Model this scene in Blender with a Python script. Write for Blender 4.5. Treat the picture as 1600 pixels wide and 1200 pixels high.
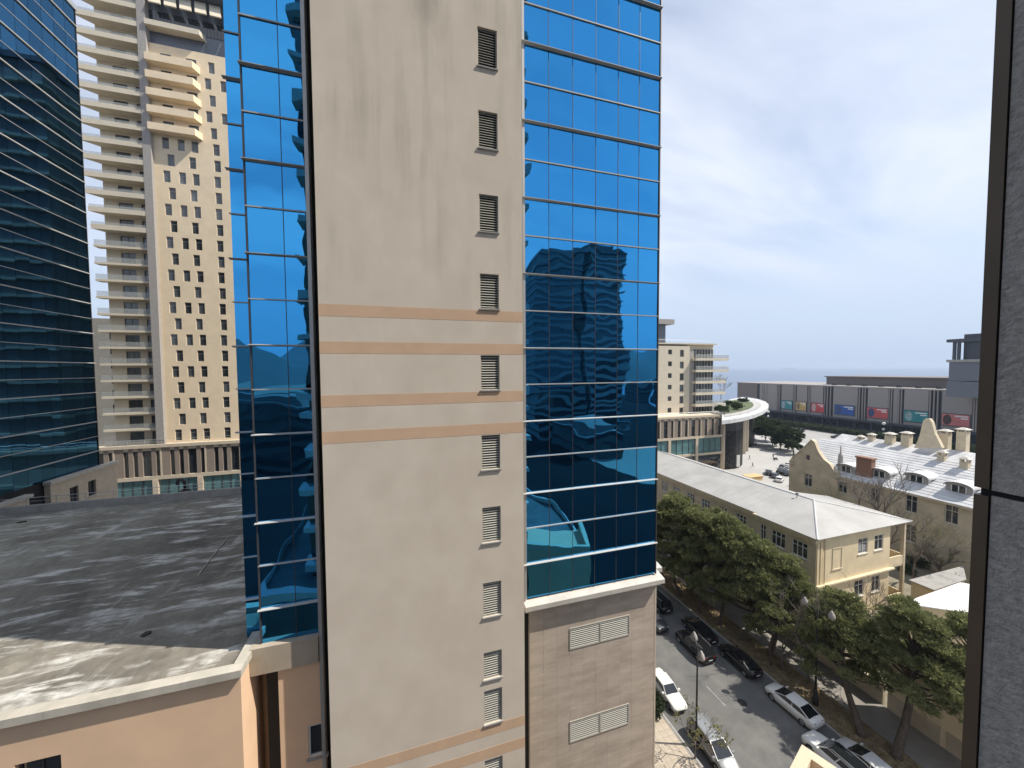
import bpy, bmesh, math, random
import numpy as np
from mathutils import Vector, Matrix

# ------------------------------------------------------------------ scene, camera, light
for o in list(bpy.data.objects): bpy.data.objects.remove(o)
scene = bpy.context.scene
COL = scene.collection
random.seed(11)
RNG = np.random.default_rng(11)
R = math.radians

H = 34.0                      # the camera looks out of a window this far above the street
F_PX, PITCH, ROLL, YAW = 560.0, R(2.33), R(0.38), R(16.65)
FW = Vector((math.sin(YAW)*math.cos(PITCH), math.cos(YAW)*math.cos(PITCH), -math.sin(PITCH)))
RT = Vector((math.cos(YAW), -math.sin(YAW), 0))
DN = FW.cross(RT)
CX = math.cos(ROLL)*RT + math.sin(ROLL)*DN
CY = -math.sin(ROLL)*RT + math.cos(ROLL)*DN
EYE = Vector((0, 0, H))

cam = bpy.data.cameras.new('camera')
cam.sensor_fit = 'HORIZONTAL'; cam.sensor_width = 36.0
cam.lens = F_PX/1600*36.0
cam.clip_start = 0.05; cam.clip_end = 60000
camo = bpy.data.objects.new('camera', cam); COL.objects.link(camo)
m = Matrix((CX, -CY, -FW)).transposed().to_4x4(); m.translation = EYE
camo.matrix_world = m
scene.camera = camo

SUN_DIR = Vector((0.72, -0.27, 1.0)).normalized()      # towards the sun
SUN_EL = math.asin(SUN_DIR.z)
SUN_AZ = math.atan2(SUN_DIR.x, SUN_DIR.y)              # clockwise from +Y

world = bpy.data.worlds.new('World'); scene.world = world
world.use_nodes = True
nt = world.node_tree
for n in list(nt.nodes): nt.nodes.remove(n)
def N(t, **k):
    n = nt.nodes.new(t)
    for a, b in k.items(): setattr(n, a, b)
    return n
L = nt.links.new
out = N('ShaderNodeOutputWorld'); bg = N('ShaderNodeBackground'); bg.inputs[1].default_value = 0.09
sky = N('ShaderNodeTexSky', sky_type='NISHITA', sun_disc=False, sun_elevation=SUN_EL, sun_rotation=SUN_AZ,
        altitude=30, air_density=1.1, dust_density=0.6, ozone_density=1.6)
tc = N('ShaderNodeTexCoord'); sep = N('ShaderNodeSeparateXYZ'); L(tc.outputs['Generated'], sep.inputs[0])
# thin cirrus laid on a flat layer high above: direction / height
den = N('ShaderNodeMath', operation='ADD'); L(sep.outputs[2], den.inputs[0]); den.inputs[1].default_value = 0.22
den2 = N('ShaderNodeMath', operation='MAXIMUM'); L(den.outputs[0], den2.inputs[0]); den2.inputs[1].default_value = 0.05
dvx = N('ShaderNodeMath', operation='DIVIDE'); L(sep.outputs[0], dvx.inputs[0]); L(den2.outputs[0], dvx.inputs[1])
dvy = N('ShaderNodeMath', operation='DIVIDE'); L(sep.outputs[1], dvy.inputs[0]); L(den2.outputs[0], dvy.inputs[1])
cmb = N('ShaderNodeCombineXYZ'); L(dvx.outputs[0], cmb.inputs[0]); L(dvy.outputs[0], cmb.inputs[1])
mp = N('ShaderNodeMapping'); L(cmb.outputs[0], mp.inputs[0])
mp.inputs['Rotation'].default_value = (0, 0, R(55)); mp.inputs['Scale'].default_value = (0.75, 2.0, 1); mp.inputs['Location'].default_value = (0.4, 1.6, 0)
ns = N('ShaderNodeTexNoise'); L(mp.outputs[0], ns.inputs['Vector'])
ns.inputs['Scale'].default_value = 0.9; ns.inputs['Detail'].default_value = 7; ns.inputs['Roughness'].default_value = 0.52; ns.inputs['Distortion'].default_value = 0.35
cr = N('ShaderNodeValToRGB'); L(ns.outputs[0], cr.inputs[0])
cr.color_ramp.elements[0].position = 0.40; cr.color_ramp.elements[1].position = 0.61
cr.color_ramp.elements[0].color = (0.46, 0.46, 0.46, 1); cr.color_ramp.elements[1].color = (0.97, 0.97, 0.97, 1)
up = N('ShaderNodeMapRange'); L(sep.outputs[2], up.inputs[0]); up.inputs[1].default_value = 0.02; up.inputs[2].default_value = 0.30
# haze near the horizon closes the veil there
ca = N('ShaderNodeMix', data_type='FLOAT'); L(up.outputs[0], ca.inputs[0]); ca.inputs[2].default_value = 0.93; L(cr.outputs[0], ca.inputs[3])
vc = N('ShaderNodeMix', data_type='RGBA'); L(up.outputs[0], vc.inputs[0]); vc.inputs[6].default_value = (3.9, 4.85, 6.5, 1); vc.inputs[7].default_value = (6.6, 7.1, 8.2, 1)
mx = N('ShaderNodeMix', data_type='RGBA'); L(ca.outputs[0], mx.inputs[0]); L(sky.outputs[0], mx.inputs[6])
L(vc.outputs[2], mx.inputs[7])
L(mx.outputs[2], bg.inputs[0]); L(bg.outputs[0], out.inputs[0])

sun = bpy.data.lights.new('sun', 'SUN'); sun.energy = 4.2; sun.angle = R(0.55); sun.color = (1.0, 0.93, 0.82)
suno = bpy.data.objects.new('sun', sun); COL.objects.link(suno)
suno.rotation_euler = SUN_DIR.to_track_quat('Z', 'Y').to_euler(); suno.location = (60, -20, 120)

scene.view_settings.view_transform = 'Standard'; scene.view_settings.look = 'None'
scene.view_settings.gamma = 1.0; scene.view_settings.use_curve_mapping = False
scene.view_settings.exposure = 0.6
scene.render.engine = 'CYCLES'
scene.cycles.max_bounces = 7; scene.cycles.glossy_bounces = 4; scene.cycles.transparent_max_bounces = 6

# pixel of the photograph -> direction -> point on a known plane
def ray(x, y): return FW + CX*((x-800)/F_PX) + CY*((y-600)/F_PX)
def onz(x, y, z=0.0): d = ray(x, y); return EYE + d*((z-H)/d.z)
def ony(x, y, Y): d = ray(x, y); return EYE + d*(Y/d.y)
def onx(x, y, X): d = ray(x, y); return EYE + d*(X/d.x)

# ------------------------------------------------------------------ materials
MATS = {}
def mat(name, col, rough=0.75, metal=0.0, var=0.12, scale=2.0, bump=0.0, bscale=8.0, rnd=0.0, stretch=(1, 1, 1),
        col2=None, ramp=(0.35, 0.7), spec=0.5, detail=5, world=False):
    if name in MATS: return MATS[name]
    ma = bpy.data.materials.new(name); ma.use_nodes = True; MATS[name] = ma
    t = ma.node_tree; b = t.nodes['Principled BSDF']; l = t.links.new
    b.inputs['Roughness'].default_value = rough; b.inputs['Metallic'].default_value = metal
    b.inputs['Specular IOR Level'].default_value = spec
    co = t.nodes.new('ShaderNodeNewGeometry') if world else t.nodes.new('ShaderNodeTexCoord')
    src = co.outputs['Position'] if world else co.outputs['Object']
    mpn = t.nodes.new('ShaderNodeMapping'); l(src, mpn.inputs[0]); mpn.inputs['Scale'].default_value = stretch
    nz = t.nodes.new('ShaderNodeTexNoise'); l(mpn.outputs[0], nz.inputs['Vector'])
    nz.inputs['Scale'].default_value = scale; nz.inputs['Detail'].default_value = detail; nz.inputs['Roughness'].default_value = 0.6
    rp = t.nodes.new('ShaderNodeValToRGB'); l(nz.outputs[0], rp.inputs[0])
    rp.color_ramp.elements[0].position = ramp[0]; rp.color_ramp.elements[1].position = ramp[1]
    c2 = col2 if col2 else tuple(min(1, c*(1+var)) for c in col)
    c1 = col if col2 else tuple(c*(1-var) for c in col)
    rp.color_ramp.elements[0].color = (*c1, 1); rp.color_ramp.elements[1].color = (*c2, 1)
    cout = rp.outputs[0]
    if rnd:
        oi = t.nodes.new('ShaderNodeObjectInfo'); hs = t.nodes.new('ShaderNodeHueSaturation')
        mr = t.nodes.new('ShaderNodeMapRange'); l(oi.outputs['Random'], mr.inputs[0])
        mr.inputs[3].default_value = 1-rnd; mr.inputs[4].default_value = 1+rnd
        l(mr.outputs[0], hs.inputs['Value']); l(cout, hs.inputs['Color']); cout = hs.outputs[0]
    l(cout, b.inputs['Base Color'])
    if bump:
        n2 = t.nodes.new('ShaderNodeTexNoise'); l(src, n2.inputs['Vector']); n2.inputs['Scale'].default_value = bscale; n2.inputs['Detail'].default_value = 4
        bp = t.nodes.new('ShaderNodeBump'); l(n2.outputs[0], bp.inputs['Height']); bp.inputs['Strength'].default_value = bump; bp.inputs['Distance'].default_value = 0.02
        l(bp.outputs[0], b.inputs['Normal'])
    return ma

def glass(name, tint, warp=0.02, wscale=0.7, base=(0.004, 0.01, 0.02), rough=0.015, rnd=0.15):
    """Coated reflective facade glass: tinted mirror with slight roller-wave warp; per-pane tint variation."""
    ma = bpy.data.materials.new(name); ma.use_nodes = True; MATS[name] = ma
    t = ma.node_tree; b = t.nodes['Principled BSDF']; l = t.links.new
    b.inputs['Metallic'].default_value = 1.0; b.inputs['Roughness'].default_value = rough
    b.inputs['Specular Tint'].default_value = (0.75, 0.9, 1.0, 1)
    oi = t.nodes.new('ShaderNodeObjectInfo'); hs = t.nodes.new('ShaderNodeHueSaturation')
    mr = t.nodes.new('ShaderNodeMapRange'); l(oi.outputs['Random'], mr.inputs[0]); mr.inputs[3].default_value = 1-rnd; mr.inputs[4].default_value = 1+rnd
    hs.inputs['Color'].default_value = (*tint, 1); l(mr.outputs[0], hs.inputs['Value']); l(hs.outputs[0], b.inputs['Base Color'])
    co = t.nodes.new('ShaderNodeNewGeometry')
    nz = t.nodes.new('ShaderNodeTexNoise'); l(co.outputs['Position'], nz.inputs['Vector']); nz.inputs['Scale'].default_value = wscale; nz.inputs['Detail'].default_value = 1.0
    bp = t.nodes.new('ShaderNodeBump'); l(nz.outputs[0], bp.inputs['Height']); bp.inputs['Strength'].default_value = 1.0; bp.inputs['Distance'].default_value = warp
    l(bp.outputs[0], b.inputs['Normal'])
    return ma

# ------------------------------------------------------------------ mesh helpers
class MB:
    def __init__(s): s.v = []; s.f = []
    def quad(s, a, b, c, d):
        i = len(s.v); s.v += [tuple(a), tuple(b), tuple(c), tuple(d)]; s.f.append((i, i+1, i+2, i+3)); return s
    def poly(s, pts):
        i = len(s.v); s.v += [tuple(p) for p in pts]; s.f.append(tuple(range(i, i+len(pts)))); return s
    def hexa(s, p):      # 8 points: bottom ring 0-3 ccw, top ring 4-7
        i = len(s.v); s.v += [tuple(q) for q in p]
        s.f += [tuple(i+k for k in f) for f in ((3, 2, 1, 0), (4, 5, 6, 7), (0, 1, 5, 4), (1, 2, 6, 5), (2, 3, 7, 6), (3, 0, 4, 7))]; return s
    def box(s, x0, x1, y0, y1, z0, z1):
        return s.hexa([(x0, y0, z0), (x1, y0, z0), (x1, y1, z0), (x0, y1, z0), (x0, y0, z1), (x1, y0, z1), (x1, y1, z1), (x0, y1, z1)])
    def fbox(s, fr, a0, a1, b0, b1, c0, c1):
        p = [fr(a, b, c) for b in (b0, b1) for a, c in ((a0, c1), (a1, c1), (a1, c0), (a0, c0))]
        return s.hexa(p)
    def prism(s, pts, z0, z1):
        n = len(pts); i = len(s.v)
        s.v += [(p[0], p[1], z0) for p in pts] + [(p[0], p[1], z1) for p in pts]
        s.f.append(tuple(i+k for k in reversed(range(n)))); s.f.append(tuple(i+n+k for k in range(n)))
        for k in range(n): j = (k+1) % n; s.f.append((i+k, i+j, i+n+j, i+n+k))
        return s
    def tube(s, path, radii, seg=8, cap=True):
        path = [Vector(p) for p in path]
        if not hasattr(radii, '__len__'): radii = [radii]*len(path)
        i0 = len(s.v); u = None
        for k, p in enumerate(path):
            t = (path[min(k+1, len(path)-1)] - path[max(k-1, 0)]).normalized()
            if u is None: u = t.orthogonal().normalized()
            u = (u - t*u.dot(t)); u = u.normalized() if u.length > 1e-6 else t.orthogonal().normalized()
            w = t.cross(u)
            for q in range(seg):
                a = 2*math.pi*q/seg; s.v.append(tuple(p + (u*math.cos(a) + w*math.sin(a))*radii[k]))
        for k in range(len(path)-1):
            for q in range(seg):
                a = i0+k*seg+q; b = i0+k*seg+(q+1) % seg
                s.f.append((a, b, b+seg, a+seg))
        if cap:
            s.f.append(tuple(i0+q for q in reversed(range(seg)))); e = i0+(len(path)-1)*seg; s.f.append(tuple(e+q for q in range(seg)))
        return s
    def lathe(s, c, prof, seg=16, axis='z'):
        i0 = len(s.v); c = Vector(c)
        for r_, h in prof:
            for q in range(seg):
                a = 2*math.pi*q/seg
                d = Vector((r_*math.cos(a), r_*math.sin(a), h)) if axis == 'z' else Vector((r_*math.cos(a), h, r_*math.sin(a)))
                s.v.append(tuple(c+d))
        for k in range(len(prof)-1):
            for q in range(seg):
                a = i0+k*seg+q; b = i0+k*seg+(q+1) % seg; s.f.append((a, b, b+seg, a+seg))
        s.f.append(tuple(i0+q for q in reversed(range(seg)))); e = i0+(len(prof)-1)*seg; s.f.append(tuple(e+q for q in range(seg)))
        return s
    def mesh(s, name, ma, org=(0, 0, 0), smooth=False):
        me = bpy.data.meshes.new(name); o = Vector(org)
        me.from_pydata([tuple(Vector(v)-o) for v in s.v], [], s.f); me.materials.append(ma)
        bm = bmesh.new(); bm.from_mesh(me); bmesh.ops.recalc_face_normals(bm, faces=bm.faces); bm.to_mesh(me); bm.free()
        if smooth: me.polygons.foreach_set('use_smooth', [True]*len(me.polygons))
        me.update(); return me

ORG = {}
def tag(o, label=None, cat=None, group=None, kind=None):
    if label: o['label'] = label
    if cat: o['category'] = cat
    if group: o['group'] = group
    if kind: o['kind'] = kind
    return o
def thing(name, label, cat, loc=(0, 0, 0), group=None):
    o = bpy.data.objects.new(name, None); COL.objects.link(o); o.location = loc; o.empty_display_size = 0.3
    ORG[o] = Vector(loc); return tag(o, label, cat, group)
def part(name, mb, ma, parent=None, smooth=False, kind=None, org=None):
    po = ORG[parent] if parent else Vector((0, 0, 0))
    org = Vector(org) if org is not None else po
    o = bpy.data.objects.new(name, mb.mesh(name, ma, org, smooth)); COL.objects.link(o)
    if parent: o.parent = parent
    o.location = org-po; ORG[o] = org
    if kind: o['kind'] = kind
    return o
def inst(name, me, parent, loc, rot=(0, 0, 0), scale=None):
    o = bpy.data.objects.new(name, me); COL.objects.link(o); loc = Vector(loc)
    if parent: o.parent = parent; o.location = loc-ORG[parent]
    else: o.location = loc
    o.rotation_euler = rot
    if scale: o.scale = scale
    ORG[o] = loc; return o
def struct(name, mb, ma, smooth=False):
    o = part(name, mb, ma, None, smooth); o['kind'] = 'structure'; return o
def copy_tree(o, parent=None):
    c = o.copy(); COL.objects.link(c); c.parent = parent
    for ch in list(o.children): copy_tree(ch, c)
    return c
def frame(O, u, n):
    O = Vector(O); u = Vector(u).normalized(); n = Vector(n).normalized(); z = Vector((0, 0, 1))
    return lambda a, b, c=0.0: O + u*a + z*b + n*c
def holed(mb, fr, a0, a1, b0, b1, holes, depth):
    """Front sheet a0..a1 x b0..b1 with rectangular openings and reveals `depth` deep."""
    As = sorted({a0, a1, *[h[0] for h in holes], *[h[1] for h in holes]}); Bs = sorted({b0, b1, *[h[2] for h in holes], *[h[3] for h in holes]})
    for bl, bh in zip(Bs, Bs[1:]):
        run = None
        for al, ah in list(zip(As, As[1:]))+[(None, None)]:
            solid = al is not None and not any(h[0] <= al+1e-6 and ah-1e-6 <= h[1] and h[2] <= bl+1e-6 and bh-1e-6 <= h[3] for h in holes)
            if solid and run is None: run = [al, ah]
            elif solid: run[1] = ah
            elif run: mb.quad(fr(run[0], bl), fr(run[1], bl), fr(run[1], bh), fr(run[0], bh)); run = None
    for h in holes:
        l_, r_, d_, u_ = h[:4]
        mb.quad(fr(l_, d_), fr(l_, u_), fr(l_, u_, -depth), fr(l_, d_, -depth)); mb.quad(fr(r_, d_), fr(r_, d_, -depth), fr(r_, u_, -depth), fr(r_, u_))
        mb.quad(fr(l_, u_), fr(r_, u_), fr(r_, u_, -depth), fr(l_, u_, -depth)); mb.quad(fr(l_, d_), fr(l_, d_, -depth), fr(r_, d_, -depth), fr(r_, d_))
    return mb
def window(fr, a0, a1, b0, b1, parent, depth=0.12, fw=0.07, mull=1, tran=0, fm=None, gm=None, sill=True, smat=None, off=0.0, name='window'):
    """frame as the window, pane as its glass, sill; all set back `depth` into the opening."""
    mb = MB(); c0, c1 = off-depth-0.02, off-depth+0.05
    mb.fbox(fr, a0, a0+fw, b0, b1, c0, c1); mb.fbox(fr, a1-fw, a1, b0, b1, c0, c1)
    mb.fbox(fr, a0+fw, a1-fw, b1-fw, b1, c0, c1); mb.fbox(fr, a0+fw, a1-fw, b0, b0+fw, c0, c1)
    for k in range(mull): a = a0+(a1-a0)*(k+1)/(mull+1); mb.fbox(fr, a-fw*.4, a+fw*.4, b0+fw, b1-fw, c0, c1-.01)
    for k in range(tran): b = b0+(b1-b0)*.68; mb.fbox(fr, a0+fw, a1-fw, b-fw*.35, b+fw*.35, c0, c1-.015)
    w = part(name, mb, fm or MATS['frame_white'], parent)
    p = MB(); p.quad(fr(a0, b0, off-depth), fr(a1, b0, off-depth), fr(a1, b1, off-depth), fr(a0, b1, off-depth))
    part('pane', p, gm or MATS['window_glass'], w)
    if sill:
        s_ = MB(); s_.fbox(fr, a0-.08, a1+.08, b0-.09, b0-.002, off-depth, off+.09); part('sill', s_, smat or MATS['concrete_light'], w)
    return w

# ------------------------------------------------------------------ material list
mat('frame_white', (0.62, 0.62, 0.6), 0.5, var=.05)
mat('frame_dark', (0.05, 0.05, 0.055), 0.5, var=.1)
mat('window_glass', (0.025, 0.032, 0.04), 0.06, var=.3, scale=.6, spec=0.9)
mat('teal_glass', (0.10, 0.20, 0.21), 0.08, var=.2, scale=.5, rnd=.2, spec=.8)
mat('apartment_glass', (0.075, 0.085, 0.09), 0.08, var=.35, scale=.5, rnd=.55, spec=.8)
mat('concrete_light', (0.50, 0.47, 0.42), 0.8, var=.12, scale=1.5, bump=.15)
mat('concrete_grey', (0.30, 0.29, 0.275), 0.85, var=.15, scale=1.0, bump=.2)
mat('metal_light', (0.50, 0.51, 0.51), 0.42, 0.6, var=.06)
mat('metal_fin', (0.42, 0.42, 0.41), 0.55, 0.0, var=.06)
mat('metal_dark', (0.035, 0.035, 0.037), 0.5, 0.3, var=.1)
mat('gap_dark', (0.012, 0.014, 0.017), 0.8, var=.1)
mat('peach_plaster', (0.68, 0.475, 0.315), 0.9, var=.06, scale=.6, bump=.15, bscale=30)
mat('stripe_paint', (0.60, 0.415, 0.28), 0.9, var=.05, scale=1.5)
mat('louver_metal', (0.42, 0.405, 0.35), 0.6, 0.1, var=.06, scale=4)
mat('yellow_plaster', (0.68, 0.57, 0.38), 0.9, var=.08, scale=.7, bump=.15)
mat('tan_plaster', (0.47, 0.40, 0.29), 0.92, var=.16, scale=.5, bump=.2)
mat('cornice_cream', (0.55, 0.47, 0.34), 0.85, var=.1, scale=1)
mat('apartment_stone', (0.74, 0.61, 0.43), 0.85, var=.06, scale=.5)
mat('balcony_cream', (0.61, 0.545, 0.43), 0.85, var=.05, scale=.8)
mat('balcony_inner', (0.55, 0.48, 0.37), 0.9, var=.06, scale=.8)
mat('pier_grey', (0.33, 0.31, 0.29), 0.8, var=.08)
mat('penthouse_grey', (0.13, 0.145, 0.175), 0.4, 0.2, var=.1)
mat('podium_panel', (0.24, 0.20, 0.165), 0.85, var=.08, rnd=.05)
mat('podium_stone', (0.52, 0.45, 0.35), 0.85, var=.08)
mat('roof_white', (0.42, 0.425, 0.435), 0.6, 0.0, col2=(0.56, 0.565, 0.57), scale=.45, world=True, rnd=.05)
mat('roof_sheet', (0.31, 0.305, 0.295), 0.7, 0.0, scale=.3, col2=(0.38, 0.375, 0.36), rnd=.03)
mat('mall_panel', (0.27, 0.25, 0.24), 0.7, var=.05, rnd=.05)
mat('mall_dark', (0.045, 0.055, 0.075), 0.4, var=.1)
mat('mall_brown', (0.17, 0.148, 0.142), 0.8, var=.08)
mat('asphalt', (0.095, 0.095, 0.093), 0.92, scale=.45, bump=.25, bscale=40, col2=(0.165, 0.161, 0.152), ramp=(.3, .75), detail=9)
mat('pavement', (0.42, 0.36, 0.285), 0.9, var=.1, scale=.5, rnd=.06)
mat('pavement_grey', (0.23, 0.215, 0.195), 0.9, var=.12, scale=.8)
mat('debris', (0.05, 0.045, 0.04), .9, var=.2)
mat('plaza_stone', (0.38, 0.375, 0.365), 0.8, var=.07, scale=.08)
mat('dirt', (0.13, 0.10, 0.065), 0.95, scale=1.2, col2=(0.30, 0.235, 0.14), bump=.6, bscale=6, detail=9)
mat('kerb', (0.34, 0.33, 0.31), 0.85, var=.1)
mat('ground', (0.16, 0.145, 0.12), 0.95, var=.2, scale=.05)
mat('yard', (0.16, 0.14, 0.10), 0.95, scale=.6, col2=(0.24, 0.225, 0.17), bump=.4)
mat('line_paint', (0.33, 0.33, 0.32), 0.8, var=.3, scale=4)
mat('bark', (0.10, 0.078, 0.06), 0.95, var=.3, scale=5, stretch=(1, 1, .3), bump=.6, bscale=14)
mat('bark_grey', (0.165, 0.14, 0.12), 0.95, var=.25, scale=6)
mat('needles', (0.115, 0.135, 0.055), 0.8, scale=.8, col2=(0.33, 0.34, 0.155), ramp=(.3, .72), spec=.2)
mat('leaf_dark', (0.026, 0.040, 0.020), 0.75, scale=.4, col2=(0.06, 0.085, 0.036), spec=.25)
mat('leaf_hedge', (0.045, 0.065, 0.035), 0.8, scale=.3, col2=(0.085, 0.11, 0.055), spec=.2)
mat('leaf_spring', (0.17, 0.18, 0.05), 0.8, scale=2, col2=(0.28, 0.27, 0.09), spec=.2)
mat('grass', (0.06, 0.085, 0.035), 0.9, scale=.5, col2=(0.10, 0.12, 0.05))
mat('brick_red', (0.24, 0.13, 0.09), 0.9, var=.2, scale=6)
mat('slab_frame', (0.105, 0.085, 0.065), 0.5, 0.4, var=.12, scale=5)
mat('hill', (0.05, 0.052, 0.05), 0.95, var=.2, scale=.01)
mat('own_facade', (0.22, 0.215, 0.21), 0.8, var=.1)
mat('own_slab', (0.55, 0.54, 0.52), 0.7, var=.06)
mat('far_block', (0.09, 0.085, 0.08), 0.85, var=.15, scale=.08, rnd=.25)
mat('far_roof', (0.13, 0.13, 0.13), 0.8, var=.2, scale=.1, rnd=.3)
mat('rubber', (0.02, 0.02, 0.021), 0.85, var=.2)
mat('rim_metal', (0.40, 0.41, 0.42), 0.35, 0.7, var=.05)
mat('car_glass', (0.012, 0.014, 0.016), 0.05, var=.1, spec=1.0)
mat('tail_red', (0.28, 0.015, 0.012), 0.25, var=.1)
mat('head_lamp', (0.62, 0.64, 0.66), 0.12, .2, var=.05)
mat('plate_white', (0.7, 0.7, 0.68), 0.5, var=.05)
mat('skin', (0.42, 0.27, 0.19), 0.7, var=.05)
glass('tower_glass', (0.05, 0.325, 0.66), warp=0.019, wscale=.55, rnd=.05)
glass('office_glass', (0.03, 0.105, 0.20), warp=0.010, wscale=.35, rnd=.18)

# needles and leaves let some light through
for nm in ('needles', 'leaf_dark', 'leaf_hedge', 'leaf_spring'):
    t = MATS[nm].node_tree; b = t.nodes['Principled BSDF']; tr_ = t.nodes.new('ShaderNodeBsdfTranslucent'); mx_ = t.nodes.new('ShaderNodeMixShader'); mx_.inputs[0].default_value = .22
    t.links.new(b.inputs['Base Color'].links[0].from_socket, tr_.inputs['Color']); t.links.new(b.outputs[0], mx_.inputs[1]); t.links.new(tr_.outputs[0], mx_.inputs[2])
    t.links.new(mx_.outputs[0], [n for n in t.nodes if n.type == 'OUTPUT_MATERIAL'][0].inputs['Surface'])
mat('coping_dull', (0.44, 0.41, 0.35), 0.85, var=.16, scale=1.2, bump=.2)
mat('terrace_felt', (0.10, 0.105, 0.11), 0.9, var=.3, scale=.4)

# plaster of the tower: cream with soft vertical rain streaks
def plaster_streak(name, a, b, c):
    ma = bpy.data.materials.new(name); ma.use_nodes = True; MATS[name] = ma
    t = ma.node_tree; bs = t.nodes['Principled BSDF']; l = t.links.new; bs.inputs['Roughness'].default_value = .9
    g = t.nodes.new('ShaderNodeNewGeometry')
    def noise(sc, st, det, dist=0):
        mp_ = t.nodes.new('ShaderNodeMapping'); l(g.outputs['Position'], mp_.inputs[0]); mp_.inputs['Scale'].default_value = st
        n_ = t.nodes.new('ShaderNodeTexNoise'); l(mp_.outputs[0], n_.inputs[0]); n_.inputs['Scale'].default_value = sc; n_.inputs['Detail'].default_value = det; n_.inputs['Distortion'].default_value = dist
        return n_.outputs[0]
    def ramp(s, p0, p1):
        r_ = t.nodes.new('ShaderNodeMapRange'); l(s, r_.inputs[0]); r_.inputs[1].default_value = p0; r_.inputs[2].default_value = p1; return r_.outputs[0]
    st = ramp(noise(1.5, (1, 1, .10), 6), .46, .74); bl = ramp(noise(.35, (1, 1, .5), 4, .6), .38, .68); fine = ramp(noise(.9, (1, 1, .8), 8), .35, .7)
    hi = t.nodes.new('ShaderNodeSeparateXYZ'); l(g.outputs['Position'], hi.inputs[0])
    hz = ramp(hi.outputs[2], 30, 47)
    mul = t.nodes.new('ShaderNodeMath'); mul.operation = 'MULTIPLY'; l(st, mul.inputs[0]); l(hz, mul.inputs[1])
    mul2 = t.nodes.new('ShaderNodeMath'); mul2.operation = 'MULTIPLY'; l(mul.outputs[0], mul2.inputs[0]); l(bl, mul2.inputs[1])
    m1 = t.nodes.new('ShaderNodeMix'); m1.data_type = 'RGBA'; l(fine, m1.inputs[0]); m1.inputs[6].default_value = (*a, 1); m1.inputs[7].default_value = (*b, 1)
    m2 = t.nodes.new('ShaderNodeMix'); m2.data_type = 'RGBA'; l(mul2.outputs[0], m2.inputs[0]); l(m1.outputs[2], m2.inputs[6]); m2.inputs[7].default_value = (*c, 1)
    l(m2.outputs[2], bs.inputs['Base Color'])
    n3 = t.nodes.new('ShaderNodeTexNoise'); l(g.outputs['Position'], n3.inputs[0]); n3.inputs['Scale'].default_value = 25
    bp = t.nodes.new('ShaderNodeBump'); bp.inputs['Strength'].default_value = .12; bp.inputs['Distance'].default_value = .01; l(n3.outputs[0], bp.inputs['Height']); l(bp.outputs[0], bs.inputs['Normal'])
plaster_streak('cream_plaster', (0.60, 0.527, 0.435), (0.66, 0.587, 0.49), (0.33, 0.29, 0.24))

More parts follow.
